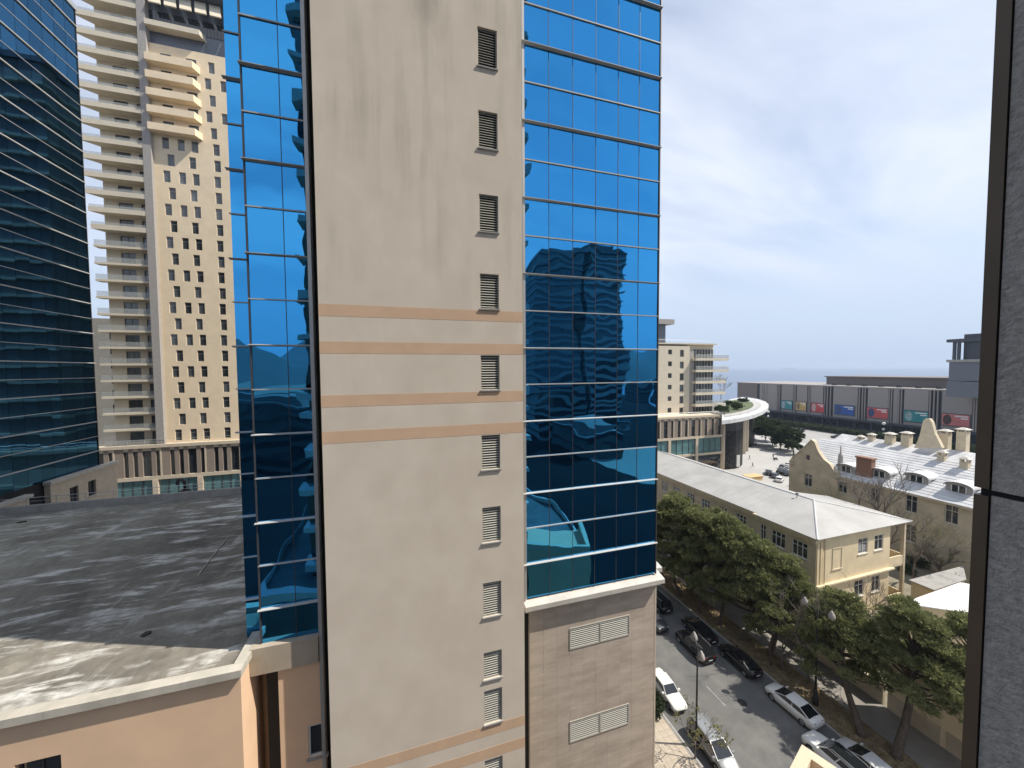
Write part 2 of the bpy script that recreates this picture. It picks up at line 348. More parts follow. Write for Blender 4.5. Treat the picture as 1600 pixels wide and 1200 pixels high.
# old bitumen roof: dark, patchy, with pale lime streaks running along the falls
def roof_felt():
    ma = bpy.data.materials.new('roof_felt'); ma.use_nodes = True; MATS['roof_felt'] = ma
    t = ma.node_tree; bs = t.nodes['Principled BSDF']; l = t.links.new; bs.inputs['Roughness'].default_value = .85
    g = t.nodes.new('ShaderNodeNewGeometry')
    def noise(sc, st, rot, det, dist=0.0):
        mp_ = t.nodes.new('ShaderNodeMapping'); l(g.outputs['Position'], mp_.inputs[0]); mp_.inputs['Scale'].default_value = st; mp_.inputs['Rotation'].default_value = (0, 0, R(rot))
        n_ = t.nodes.new('ShaderNodeTexNoise'); l(mp_.outputs[0], n_.inputs[0]); n_.inputs['Scale'].default_value = sc; n_.inputs['Detail'].default_value = det; n_.inputs['Distortion'].default_value = dist; n_.inputs['Roughness'].default_value = .66
        return n_.outputs[0]
    def rng(s, p0, p1):
        r_ = t.nodes.new('ShaderNodeMapRange'); l(s, r_.inputs[0]); r_.inputs[1].default_value = p0; r_.inputs[2].default_value = p1; return r_.outputs[0]
    def mix(f, a, b):
        m_ = t.nodes.new('ShaderNodeMix'); m_.data_type = 'RGBA'; l(f, m_.inputs[0])
        for i, c in ((6, a), (7, b)):
            if isinstance(c, tuple): m_.inputs[i].default_value = (*c, 1)
            else: l(c, m_.inputs[i])
        return m_.outputs[2]
    base = mix(rng(noise(.16, (1, .7, 1), 20, 7, .8), .40, .66), (0.115, 0.105, 0.088), (0.25, 0.23, 0.19))
    # the far left corner has weathered paler
    sp = t.nodes.new('ShaderNodeSeparateXYZ'); l(g.outputs['Position'], sp.inputs[0])
    wl = t.nodes.new('ShaderNodeMath'); wl.operation = 'MULTIPLY'; l(rng(sp.outputs[0], -14, -26), wl.inputs[0]); l(rng(noise(.12, (1, 1, 1), 0, 5, .5), .34, .6), wl.inputs[1])
    base = mix(wl.outputs[0], base, (0.34, 0.325, 0.26))
    streak = rng(noise(1.25, (.22, 1.0, 1), -14, 10, .5), .50, .61); zone = rng(noise(.14, (1, 1, 1), 0, 4, 1.6), .36, .52)
    ms = t.nodes.new('ShaderNodeMath'); ms.operation = 'MULTIPLY'; l(streak, ms.inputs[0]); l(zone, ms.inputs[1])
    base = mix(ms.outputs[0], base, (0.62, 0.61, 0.57))
    crack = rng(noise(1.4, (1.0, .10, 1), 32, 9, .6), .56, .68)
    mc = t.nodes.new('ShaderNodeMath'); mc.operation = 'MULTIPLY'; l(crack, mc.inputs[0]); l(rng(noise(.2, (1, 1, 1), 70, 2, 1), .5, .62), mc.inputs[1])
    base = mix(mc.outputs[0], base, (0.50, 0.49, 0.45))
    speck = rng(noise(3.2, (.4, 1.0, 1), -14, 10, .3), .60, .70)
    mk = t.nodes.new('ShaderNodeMath'); mk.operation = 'MULTIPLY'; l(speck, mk.inputs[0]); l(rng(noise(.22, (1, 1, 1), 40, 3, 1.0), .48, .60), mk.inputs[1])
    base = mix(mk.outputs[0], base, (0.50, 0.49, 0.46))
    grime = rng(noise(2.0, (1, 1, 1), 10, 9, .4), .35, .75)
    gm = t.nodes.new('ShaderNodeMix'); gm.data_type = 'RGBA'; gm.blend_type = 'MULTIPLY'; gm.inputs[0].default_value = 1.0; l(base, gm.inputs[6]); gr_ = t.nodes.new('ShaderNodeMapRange'); l(grime, gr_.inputs[0]); gr_.inputs[3].default_value = .72; gr_.inputs[4].default_value = 1.15; l(gr_.outputs[0], gm.inputs[7]); base = gm.outputs[2]
    l(base, bs.inputs['Base Color'])
    n3 = t.nodes.new('ShaderNodeTexNoise'); l(g.outputs['Position'], n3.inputs[0]); n3.inputs['Scale'].default_value = 6; n3.inputs['Detail'].default_value = 6
    bp = t.nodes.new('ShaderNodeBump'); bp.inputs['Strength'].default_value = .35; bp.inputs['Distance'].default_value = .03; l(n3.outputs[0], bp.inputs['Height']); l(bp.outputs[0], bs.inputs['Normal'])
roof_felt()
mat('stone_tile', (0.38, 0.315, 0.255), 0.75, scale=1.1, col2=(0.53, 0.455, 0.375), rnd=.05, stretch=(.5, 1, 2.0), ramp=(.3, .7), world=True, bump=.1)
mat('lintel_stone', (0.37, 0.315, 0.245), .85, var=.1, scale=1)
mat('granite_panel', (0.30, 0.302, 0.30), 0.8, scale=60, col2=(0.45, 0.45, 0.445), stretch=(1, 1, 1.4), ramp=(.32, .62), bump=.55, bscale=110, detail=12)

# ------------------------------------------------------------------ ground, streets, sea
g = MB(); g.quad((-400, -600, -.02), (262, -600, -.02), (262, 1500, -.02), (-400, 1500, -.02)); struct('ground', g, MATS['ground'])
g = MB(); g.quad((-30000, -3000, -2.5), (40000, -3000, -2.5), (40000, 40000, -2.5), (-30000, 40000, -2.5))
def sea_mat():
    ma = bpy.data.materials.new('sea_water'); ma.use_nodes = True; MATS['sea_water'] = ma
    t = ma.node_tree; b = t.nodes['Principled BSDF']; l = t.links.new
    b.inputs['Base Color'].default_value = (0.11, 0.15, 0.23, 1); b.inputs['Roughness'].default_value = .32; b.inputs['IOR'].default_value = 1.33
    n_ = t.nodes.new('ShaderNodeTexNoise'); g_ = t.nodes.new('ShaderNodeNewGeometry'); l(g_.outputs['Position'], n_.inputs[0]); n_.inputs['Scale'].default_value = .12; n_.inputs['Detail'].default_value = 4
    bp = t.nodes.new('ShaderNodeBump'); bp.inputs['Strength'].default_value = .25; bp.inputs['Distance'].default_value = 1; l(n_.outputs[0], bp.inputs['Height']); l(bp.outputs[0], b.inputs['Normal'])
sea_mat(); struct('sea', g, MATS['sea_water'])

KX = 37.7            # kerb line on the tree side of the street
g = MB(); g.quad((23.7, -60, 0.0), (KX, -60, 0.0), (KX, 78, 0.0), (23.7, 78, 0.0)); struct('road', g, MATS['asphalt'])
g = MB(); g.box(14.0, 23.55, -20, 76, -.01, .12); pv = struct('pavement', g, MATS['pavement_grey'])
tile = MB().box(-.292, .292, -.292, .292, 0, .012).mesh('paving_slab', MATS['pavement'])
for i in range(14):
    for j in range(20):
        x = 15.6+.6*i-.35; y = 16.4+.6*j
        if x < 23.5: inst('paving_slab', tile, pv, (x, y, .12))
g = MB()
for y in range(-10, 76): g.box(23.56, 23.74, y+.01, y+.99, -.01, .14)
k = struct('kerb', g, MATS['kerb'])
g = MB()
for y in range(-10, 76): g.box(KX, KX+.18, y+.01, y+.99, -.01, .14)
k = struct('kerb', g, MATS['kerb'])
# bare earth strip with the pines, gently uneven
nx, ny = 14, 120; g = MB(); x0, x1, y0, y1 = KX+.18, 41.4, -10, 76
for j in range(ny+1):
    for i in range(nx+1):
        g.v.append((x0+(x1-x0)*i/nx, y0+(y1-y0)*j/ny, .10+(.10*random.random() if 0 < i < nx else 0)))
for j in range(ny):
    for i in range(nx): a = j*(nx+1)+i; g.f.append((a, a+1, a+nx+2, a+nx+1))
struct('earth_strip', g, MATS['dirt'], True)
g = MB(); g.box(41.4, 45.3, -10, 76, -.01, .13); fp = struct('footpath', g, MATS['pavement_grey'])
g = MB()
for y in (27.2,): g.quad((30.3, y, .004), (30.38, y, .004), (30.38, y+2.4, .004), (30.3, y+2.4, .004))
struct('lane_marking', g, MATS['line_paint'])
mc = onz(1160, 1098); g = MB(); g.lathe((mc.x, mc.y, .002), [(.42, 0), (.42, .006)], 20); hole = part('manhole_cover', g, MATS['metal_dark'])
tag(hole, 'round dark manhole cover set in the asphalt of the street', 'manhole cover')
g = MB(); g.quad((45.3, -10, .02), (84, -10, .02), (84, 76, .02), (45.3, 76, .02)); struct('yard_ground', g, MATS['yard'])
# pale stone plaza in front of the podium and the wide avenue before the mall
g = MB(); g.poly([(p[0], p[1], .01) for p in ((14, 78), (84, 78), (100, 50), (150, 60), (175, 100), (185, 150), (180, 260), (14, 260))]); struct('plaza', g, MATS['plaza_stone'])
av = [(onz(*p).x, onz(*p).y) for p in ((1196, 662), (1240, 673), (1300, 688), (1380, 700), (1520, 716), (1560, 716), (1560, 690), (1400, 682), (1300, 676), (1240, 661), (1205, 655))]
g = MB(); g.quad((172, -20, .014), (210, -20, .014), (210, 300, .014), (172, 300, .014)); struct('avenue', g, MATS['asphalt_pale'] if 'asphalt_pale' in MATS else mat('asphalt_pale', (0.30, 0.295, 0.29), .9, var=.12, scale=.08))
g = MB(); g.box(210, 228, -20, 300, 0, .15); struct('mall_forecourt', g, MATS['pavement_grey'])

# ------------------------------------------------------------------ the glass tower with the cream shaft
T = thing('glass_tower', 'blue mirror glass tower with a tall cream plaster shaft and brown stripes', 'building', (5, 17, 0))
THICK = [24.05+3.672*k for k in range(-0, 11)]
THIN = [22.23+3.672*k for k in range(0, 11)]
TOPZ = 62.0
core = MB()
core.box(-5.9, 13.55, 17.22, 40, 0, TOPZ); core.box(-6.85, -5.9, 18.22, 40, 0, TOPZ); core.box(13.55, 14.1, 18.22, 40, 0, TOPZ)
part('core', core, MATS['gap_dark'], T)
up_ = MB(); up_.box(-6.85, 14.1, 18.2, 40, TOPZ, 92); part('upper_storeys', up_, MATS['tower_glass'], T)
lv = sorted(THICK+THIN)
def pane_grid(cols, yv, zs, parent, tilt=.16):
    cache = {}
    for a, b in zip(cols, cols[1:]):
        for z0, z1 in zip(zs, zs[1:]):
            w, h = round(b-a-.03, 3), round(z1-z0-.03, 3)
            if (w, h) not in cache: cache[(w, h)] = MB().box(-w/2, w/2, 0, .03, -h/2, h/2).mesh('pane', MATS['tower_glass'])
            inst('pane', cache[(w, h)], parent, ((a+b)/2, yv+.0, (z0+z1)/2), (R(random.gauss(0, tilt)), 0, R(random.gauss(0, tilt))))
zs = [z for z in lv if z <= TOPZ]
RC = [5.80, 7.07, 8.39, 9.70, 11.03, 12.32, 13.60]
LC = [-5.93, -4.65, -3.76]
pane_grid(RC, 17.0, zs, T); pane_grid(LC, 17.0, zs, T)
pane_grid([-6.86, -5.95], 18.0, zs, T); pane_grid([13.6, 14.12], 18.0, zs, T)
# glazed return cheeks at the stepped corners
for x in (-5.93, 13.60):
    m_ = MB(); m_.box(x-.015, x+.015, 17.05, 18.0, 22.2, TOPZ); part('corner_pane', m_, MATS['tower_glass'], T)
for x0, x1, yv in ((5.62, 13.66, 17.0), (-6.02, -3.62, 17.0), (-6.95, -5.96, 18.0), (13.64, 14.25, 18.0)):
    for z in THICK:
        if z < TOPZ:
            m_ = MB(); m_.hexa([(x0, yv-.15, z-.02), (x1, yv-.15, z-.02), (x1, yv, z-.06), (x0, yv, z-.06), (x0, yv-.15, z+.005), (x1, yv-.15, z+.005), (x1, yv, z+.03), (x0, yv, z+.03)])
            part('transom_fin', m_, MATS['metal_fin'], T)
    for z in THIN[1:]:
        if z < TOPZ:
            m_ = MB(); m_.box(x0+.05, x1-.05, yv-.055, yv-.002, z-.026, z+.026); part('transom', m_, MATS['metal_fin'], T)
for x in RC[1:-1]+[LC[1]]:
    m_ = MB(); m_.box(x-.012, x+.012, 16.985, 17.02, 22.2, TOPZ); part('mullion', m_, MATS['frame_dark'], T)
for x0, x1, y0, y1, z0 in ((-3.76, -3.62, 16.78, 17.2, 0), (5.66, 5.79, 16.94, 17.2, 22.2), (13.60, 13.66, 16.95, 17.06, 22.2), (-5.98, -5.93, 16.95, 17.06, 22.6)):
    m_ = MB(); m_.box(x0, x1, y0, y1, z0, TOPZ); part('corner_post', m_, MATS['metal_light'] if x0 in (-3.76, 5.66) else MATS['frame_dark'], T)
# cream shaft standing proud of the glass
LV = [(51.05, 52.72), (47.47, 49.15), (43.93, 45.56), (40.25, 41.90), (36.78, 38.36), (33.06, 34.66), (29.35, 30.96), (25.89, 27.56), (22.32, 23.96), (19.26, 20.58), (17.05, 18.70), (13.70, 15.25)]
BX0, BX1, BY = -3.28, 5.38, 16.15
fr = frame((0, BY, 0), (1, 0, 0), (0, -1, 0))
wl = MB(); holed(wl, fr, BX0, BX1, 0, 92, [(3.34, 4.23, a, b) for a, b in LV], .15)
wl.quad((BX0, BY, 0), (BX0, 17.2, 0), (BX0, 17.2, 92), (BX0, BY, 92)); wl.quad((BX1, BY, 0), (BX1, 17.2, 0), (BX1, 17.2, 92), (BX1, BY, 92)); wl.quad((BX0, BY, 92), (BX1, BY, 92), (BX1, 17.2, 92), (BX0, 17.2, 92))
part('wall', wl, MATS['cream_plaster'], T)
for z0, z1 in ((36.22, 36.70), (34.70, 35.19), (32.50, 32.99), (31.0, 31.5), (16.47, 16.96), (15.33, 15.84)):
    m_ = MB(); m_.box(BX0-.003, BX1+.003, BY-.004, BY+.02, z0, z1); part('stripe', m_, MATS['stripe_paint'], T)
for a, b in LV:
    m_ = MB(); m_.fbox(fr, 3.34, 3.38, a, b, -.14, -.05); m_.fbox(fr, 4.19, 4.23, a, b, -.14, -.05); m_.fbox(fr, 3.38, 4.19, b-.04, b, -.14, -.05); m_.fbox(fr, 3.38, 4.19, a, a+.04, -.14, -.05)
    v = part('louver', m_, MATS['louver_metal'], T)
    m_ = MB(); m_.quad(fr(3.3, a-.02, -.145), fr(4.27, a-.02, -.145), fr(4.27, b+.02, -.145), fr(3.3, b+.02, -.145)); part('duct_back', m_, MATS['gap_dark'], v)
    n_ = int((b-a-.08)/.11)
    m_ = MB()
    for i in range(n_):
        z = a+.05+(b-a-.1)*(i+.5)/n_
        m_.hexa([fr(3.38, z-.028, -.06), fr(4.19, z-.028, -.06), fr(4.19, z+.012, -.10), fr(3.38, z+.012, -.10), fr(3.38, z-.016, -.06), fr(4.19, z-.016, -.06), fr(4.19, z+.024, -.10), fr(3.38, z+.024, -.10)])
    part('slats', m_, MATS['louver_metal'], v)
    m_ = MB(); m_.fbox(fr, 3.30, 4.27, a-.06, a-.004, -.14, .06); part('sill', m_, MATS['concrete_grey'], v)
# cornice and tiled stone base
m_ = MB(); m_.hexa([(5.62, 16.62, 21.78), (13.98, 16.62, 21.78), (13.98, 17.3, 21.78), (5.62, 17.3, 21.78), (5.62, 16.62, 22.02), (13.98, 16.62, 22.02), (13.98, 17.3, 22.21), (5.62, 17.3, 22.21)]); m_.box(5.66, 13.80, 16.80, 17.0, 21.60, 21.775); part('cornice', m_, MATS['concrete_light'], T)
m_ = MB(); m_.hexa([(13.6, 17.62, 21.80), (14.62, 17.62, 21.80), (14.62, 18.4, 21.80), (13.6, 18.4, 21.80), (13.6, 17.62, 22.05), (14.62, 17.62, 22.05), (14.62, 18.4, 22.22), (13.6, 18.4, 22.22)]); part('cornice', m_, MATS['concrete_light'], T)
sb = MB(); sb.box(5.95, 13.62, 17.06, 17.22, 0, 21.6); sb.box(13.62, 14.12, 18.0, 18.22, 0, 21.8); base = part('base_wall', sb, MATS['pier_grey'], T)
m_ = MB(); m_.box(13.62, 13.72, 17.0, 18.0, 0, 21.58); part('corner_strip', m_, MATS['podium_stone'], T)
VG = [(8.21, 11.92, 18.94, 20.12), (8.21, 11.92, 13.72, 14.92)]
tw, th = .767, .60; cache = {}
for j in range(21):
    z0 = 21.6-th*(j+1); z1 = z0+th
    for i in range(10):
        a = 5.95+tw*i; b = a+tw
        segs = [(a, b, z0, z1)]
        for v0, v1, w0, w1 in VG:            # cut tiles round the ventilation grilles
            ns_ = []
            for (p, q, r_, s_) in segs:
                if q <= v0 or p >= v1 or s_ <= w0 or r_ >= w1: ns_.append((p, q, r_, s_)); continue
                if p < v0: ns_.append((p, v0, r_, s_))
                if q > v1: ns_.append((v1, q, r_, s_))
                pp, qq = max(p, v0), min(q, v1)
                if r_ < w0: ns_.append((pp, qq, r_, w0))
                if s_ > w1: ns_.append((pp, qq, w1, s_))
            segs = ns_
        for p, q, r_, s_ in segs:
            if q-p < .02 or s_-r_ < .02: continue
            key = (round(q-p, 3), round(s_-r_, 3))
            if key not in cache: cache[key] = MB().box(-key[0]/2+.003, key[0]/2-.003, 0, .05, -key[1]/2+.003, key[1]/2-.003).mesh('stone_tile', MATS['stone_tile'])
            inst('stone_tile', cache[key], base, ((p+q)/2, 17.008+random.uniform(0, .004), (r_+s_)/2))
lo = MB(); lo.box(5.95, 13.62, 17.01, 17.055, 0, 21.6-th*21); part('lower_cladding', lo, MATS['stone_tile'], base)
for v0, v1, w0, w1 in VG:
    f2 = frame((0, 17.01, 0), (1, 0, 0), (0, -1, 0)); mid = (v0+v1)/2
    m_ = MB()
    for a, b in ((v0, v0+.05), (mid-.04, mid+.04), (v1-.05, v1)): m_.fbox(f2, a, b, w0, w1, -.04, .03)
    for a, b in ((v0+.05, mid-.04), (mid+.04, v1-.05)):
        m_.fbox(f2, a, b, w0, w0+.05, -.04, .03); m_.fbox(f2, a, b, w1-.05, w1, -.04, .03)
    gr = part('vent_grille', m_, MATS['louver_metal'], T)
    for a, b in ((v0+.05, mid-.04), (mid+.04, v1-.05)):
        m_ = MB(); n_ = 10
        for i in range(n_):
            z = w0+.05+(w1-w0-.1)*(i+.5)/n_
            m_.hexa([f2(a, z-.03, .02), f2(b, z-.03, .02), f2(b, z+.012, -.02), f2(a, z+.012, -.02), f2(a, z-.018, .02), f2(b, z-.018, .02), f2(b, z+.024, -.02), f2(a, z+.024, -.02)])
        part('slats', m_, MATS['louver_metal'], gr)

# ------------------------------------------------------------------ low annex with the dark flat roof
A = thing('annex', 'low peach plaster annex with a dark stained flat roof and pale coping', 'building', (-20, 28, 0))
RZ = 22.30
m_ = MB(); m_.box(-52, -6.6, 16.0, 40.0, RZ-.4, RZ); part('roof', m_, MATS['roof_felt'], A)
fr = frame((0, 15.93, 0), (1, 0, 0), (0, -1, 0))
wz = ony(60, 1187, 15.93).z; wx0, wx1 = ony(22, 1195, 15.93).x, ony(96, 1195, 15.93).x
m_ = MB(); holed(m_, fr, -52, -6.32, 0, 22.25, [(wx0, wx1, wz-1.5, wz)], .25)
m_.quad((-6.32, 15.93, 0), (-6.32, 18.4, 0), (-6.32, 18.4, 22.25), (-6.32, 15.93, 22.25)); m_.quad((-52, 15.93, 0), (-52, 40, 0), (-52, 40, 22.25), (-52, 15.93, 22.25))
part('wall', m_, MATS['peach_plaster'], A)
window(fr, wx0, wx1, wz-1.5, wz, A, .2, .06, 1, fm=MATS['frame_dark'])
for i in range(24):      # coping stones of the near parapet
    x1 = -6.22-1.9*i; x0 = x1-1.9
    m_ = MB(); m_.box(x0+.004, x1-.004, 15.73, 16.16, 22.26, 22.54+random.uniform(0, .012)); part('coping_stone', m_, MATS['coping_dull'], A)
m_ = MB(); m_.box(-6.62, -6.22, 16.165, 17.95, 22.26, 22.55); part('coping_stone', m_, MATS['coping_dull'], A)
# recessed bay below the glass
m_ = MB(); m_.box(-6.3, -3.78, 16.72, 18.1, 21.45, 22.58); part('lintel', m_, MATS['lintel_stone'], A)
fr = frame((0, 16.86, 0), (1, 0, 0), (0, -1, 0))
w0, w1 = ony(481, 1150, 16.86).x, ony(510, 1150, 16.86).x; wb, wt = ony(495, 1181, 16.86).z, ony(495, 1131, 16.86).z
m_ = MB(); holed(m_, fr, -5.35, -3.78, 0, 21.445, [(w0+.02, w1-.02, wb, wt)], .12)
m_.quad((-5.35, 16.86, 0), (-5.35, 18.4, 0), (-5.35, 18.4, 21.44), (-5.35, 16.86, 21.44)); part('bay_wall', m_, MATS['peach_plaster'], A)
window(fr, w0+.02, w1-.02, wb, wt, A, .08, .07, 0, smat=MATS['concrete_grey'])
m_ = MB(); m_.box(-6.31, -5.36, 17.9, 18.0, 0, 21.44); part('recess_wall', m_, MATS['peach_plaster'], A)
# far parapet with a handrail
for i in range(22):
    x1 = -6.9-2.05*i; m_ = MB(); m_.box(x1-2.04, x1-.01, 39.7, 40.0, RZ, RZ+.62); part('parapet_block', m_, MATS['concrete_grey'], A)
rl = MB(); rl.tube([(-52, 39.85, RZ+1.25), (-6.9, 39.85, RZ+1.25)], .03, 6); rl.tube([(-52, 39.85, RZ+.95), (-6.9, 39.85, RZ+.95)], .018, 6); part('handrail', rl, MATS['metal_light'], A)
pm = MB().tube([(0, 0, 0), (0, 0, .66)], .025, 6).mesh('rail_post', MATS['metal_light'])
for i in range(24): inst('rail_post', pm, A, (-7.6-1.9*i, 39.85, RZ+.61))
pts = [onz(*p, RZ+.03) for p in ((356, 840), (345, 853), (330, 872), (318, 888), (310, 899))]
m_ = MB().tube(pts, .035, 6); o = part('roof_cable', m_, MATS['concrete_light']); tag(o, 'pale cable lying across the dark flat roof', 'cable')
c = onz(290, 772, RZ+.02); V = thing('roof_extractor', 'small black gooseneck vent pipe standing by the far roof parapet', 'roof vent', (c.x, c.y, RZ))
m_ = MB().lathe((c.x, c.y, RZ), [(.5, 0), (.5, .25), (.32, .45), (.30, .5)], 12); part('base', m_, MATS['metal_dark'], V)
m_ = MB().tube([(c.x, c.y, RZ+.4)]+[(c.x-.28+.28*math.cos(a), c.y-.1, RZ+1.15+.34*math.sin(a)) for a in [0, .6, 1.2, 1.8, 2.4, 3.0, 3.6]], .13, 8); part('pipe', m_, MATS['metal_dark'], V, True)

for i, (px, py, w, lb_) in enumerate(((35, 816, .28, 'dark scrap of torn felt on the pale corner of the flat roof'), (229, 991, .18, 'small dark flake of debris near the sunlit strip of the flat roof'))):
    q = onz(px, py, RZ); m_ = MB(); m_.prism([(q.x-w, q.y-.1), (q.x-.1*w, q.y-.2), (q.x+w, q.y-.02), (q.x+.5*w, q.y+.15), (q.x-.6*w, q.y+.12)], RZ+.004, RZ+.06); o = part('felt_scrap', m_, MATS['debris']); tag(o, lb_, 'debris')

# ------------------------------------------------------------------ dark glass office tower on the left
OX, OY1 = -36.2, 56.35
O_ = thing('office_tower', 'dark blue glass office tower with thin silver floor bands beside the flat roof', 'building', (OX-12, 48, 0))
m_ = MB(); m_.box(OX-26, OX-.08, 30, OY1-.05, 0, 76.3); part('core', m_, MATS['gap_dark'], O_)
zl = [22.6]+[24.39+1.787*k for k in range(0, 29)]+[76.3]
cw = 1.43; ncol = 10; cache = {}
for j in range(len(zl)-1):
    h = round(zl[j+1]-zl[j]-.03, 3)
    if h not in cache: cache[h] = MB().box(-.03, 0, -cw/2+.015, cw/2-.015, -h/2, h/2).mesh('pane', MATS['office_glass'])
    for i in range(ncol):
        inst('pane', cache[h], O_, (OX, OY1-cw*(i+.5), (zl[j]+zl[j+1])/2), (0, R(random.gauss(0, .12)), R(random.gauss(0, .12))))
m_ = MB()
for j in range(len(zl)-1):
    for i in range(8): m_.box(OX-.03, OX, OY1-cw*(ncol+i+1)+.015, OY1-cw*(ncol+i)-.015, zl[j]+.015, zl[j+1]-.015)
part('outer_panes', m_, MATS['office_glass'], O_, kind='stuff')
for k, z in enumerate(zl[1:-1]):
    m_ = MB(); d = .16 if k % 2 == 0 else .05; h = .05 if k % 2 == 0 else .028
    m_.box(OX-.02, OX+d, 31, OY1+.04, z-h, z+h); part('floor_band', m_, MATS['metal_fin'] if k % 2 == 0 else MATS['metal_light'], O_)
m_ = MB(); m_.box(OX-26.2, OX+.15, 29.8, OY1+.15, 76.3, 76.9); part('roof_edge', m_, MATS['metal_light'], O_)
m_ = MB(); m_.box(OX-.06, OX+.06, OY1-.02, OY1+.06, 0, 76.3); part('corner_post', m_, MATS['metal_dark'], O_)

B = thing('stone_annex', 'low beige stone block with sloping look and flat coping beside the dark office tower', 'building', (-38, 52, 0))
B['label'] = 'low beige stone block with flat coping at the foot of the dark office tower'
fr = frame((-35.7, 49.3, 0), (0, 1, 0), (1, 0, 0))
hs_ = [(2.2, 3.3, 19.4, 21.2), (4.6, 5.7, 19.4, 21.2)]
m_ = MB(); holed(m_, fr, 0, 9, 0, 22.3, hs_, .3); m_.quad((-35.7, 49.3, 0), (-36.2, 49.3, 0), (-36.2, 49.3, 22.3), (-35.7, 49.3, 22.3)); part('wall', m_, MATS['podium_stone'], B)
for h in hs_: window(fr, *h, B, .25, .08, 1, fm=MATS['frame_dark'])
for i in range(5): m_ = MB(); m_.box(-36.15, -35.5, 49.1+1.86*i+.005, 49.1+1.86*(i+1)-.005, 22.3, 22.62); part('coping_stone', m_, MATS['concrete_light'], B)
pA, pB = onx(0, 781, -35.6), onx(50, 766, -35.6)
B2 = thing('entrance_canopy', 'pale stone ledge low against the glass foot of the office tower', 'canopy', (-35, (pA.y+pB.y)/2, 0))
m_ = MB(); m_.box(-36.15, -35.5, pA.y-6, pB.y, 21.7, 22.0); part('ledge', m_, MATS['concrete_light'], B2)
m_ = MB(); m_.box(-36.15, -35.7, pA.y-6, pB.y-.2, 0, 21.7); part('wall', m_, MATS['podium_stone'], B2)

# ------------------------------------------------------------------ podium running behind the tower
PY = 90.0
P_ = thing('podium', 'long stone podium with dark upright slits over a band of teal shop windows', 'building', (20, PY+10, 0))
BAY = 7.55; C0 = -56.55
m_ = MB(); m_.box(-66, 97.0, PY+.55, PY+22, 0, 18.6); part('core', m_, MATS['podium_stone'], P_)
m_ = MB(); m_.box(-66, 97.2, PY-.25, PY+22.1, 18.62, 19.25); part('cornice', m_, MATS['podium_stone'], P_)
m_ = MB(); m_.box(-66, 97, PY-.1, PY+.56, 12.05, 12.75); part('string_course', m_, MATS['podium_stone'], P_)
m_ = MB(); m_.box(-66, 97, PY-.06, PY+.56, 6.6, 7.3); part('string_course', m_, MATS['podium_stone'], P_)
for x, BAY, ops in [(C0+7.55*b, 7.55, [(.03, .12), (.34, .44), (.54, .64), (.74, .93)]) for b in range(-1, 4)]+[(97.3-10.25*b, 10.25, [(.06, .14), (.30, .40), (.56, .66), (.80, .93)]) for b in range(4, 0, -1)]:
    m_ = MB(); m_.box(x-.45, x+.45, PY-.2, PY+.56, 0, 12.04); part('pilaster', m_, MATS['podium_stone'], P_)
    # upper storey: brown panels between upright openings
    edges = [-.0]+[e for o2 in ops for e in o2]+[1.0]
    for k in range(0, len(edges), 2):
        a, e = x+BAY*edges[k], x+BAY*edges[k+1]
        if e-a > .1:
            if e-a > 1.0: a2 = a+.28
            else: a2 = a
            m_ = MB(); m_.box(a2+.01, e-.01, PY, PY+.3, 12.76, 18.6); part('wall_panel', m_, MATS['podium_panel'], P_)
            if a2 > a: m_ = MB(); m_.box(a, a2-.01, PY-.06, PY+.3, 12.76, 18.6); part('stone_strip', m_, MATS['podium_stone'], P_)
    for k, (a, e) in enumerate(ops):
        m_ = MB(); m_.box(x+BAY*a, x+BAY*e, PY+.32, PY+.5, 12.76, 18.0); part('window', m_, MATS['window_glass'], P_)
        m_ = MB(); m_.box(x+BAY*a, x+BAY*e, PY+.02, PY+.5, 18.0, 18.6); part('lintel', m_, MATS['podium_stone'], P_)
    for k in range(4):
        a = x+.5+(BAY-1.0)*k/4; e = a+(BAY-1.0)/4
        m_ = MB(); m_.box(a+.06, e-.06, PY+.25, PY+.3, 7.4, 12.0); w = part('shop_window', m_, MATS['teal_glass'], P_)
        m_ = MB(); m_.box(e-.06, e+.06, PY+.15, PY+.35, 7.31, 12.04); part('frame', m_, MATS['frame_dark'], w)
    m_ = MB(); m_.box(x+.5, x+BAY-.5, PY+.3, PY+.4, .1, 6.55); part('shop_front', m_, MATS['window_glass'], P_)
rl = MB(); rl.tube([(-66, PY-.05, 20.3), (97, PY-.05, 20.3)], .03, 6); rl.tube([(-66, PY-.05, 19.8), (97, PY-.05, 19.8)], .02, 6)
for i in range(60): rl.tube([(-64+2.7*i, PY-.05, 19.2), (-64+2.7*i, PY-.05, 20.3)], .025, 5)
part('railing', rl, MATS['metal_light'], P_)

# ------------------------------------------------------------------ apartment tower on the podium
Q = thing('apartment_tower', 'tall cream apartment tower with stacked balconies and small staggered windows', 'building', (-44, 100, 19.2))
sc = 90/78.0
AX0, AXP0, AXP1, AX1 = -57.2, -48.6, -47.3, -22.0
FZ0, FH = 19.25, 3.29
def fz(k): return FZ0+FH*k
NF = 27
WY = 92.0           # balcony back wall;  window wall at 90.9
m_ = MB(); m_.box(AX0+1.0, AX1, WY+.4, 112, 19.2, fz(27)+4); part('core', m_, MATS['balcony_inner'], Q)
fr = frame((0, WY, 0), (1, 0, 0), (0, -1, 0))
holes = []
for k in range(NF): holes += [(-53.9, -51.6, fz(k)+.15, fz(k)+2.45), (-50.3, -49.1, fz(k)+.15, fz(k)+2.45)]
m_ = MB(); holed(m_, fr, AX0+1.0, AXP0, 19.2, fz(27), holes, .3); part('balcony_wall', m_, MATS['balcony_cream'], Q)
for h in holes: window(fr, *h, Q, .2, .09, 1, fm=MATS['frame_dark'], gm=MATS['apartment_glass'], sill=False, name='balcony_door')
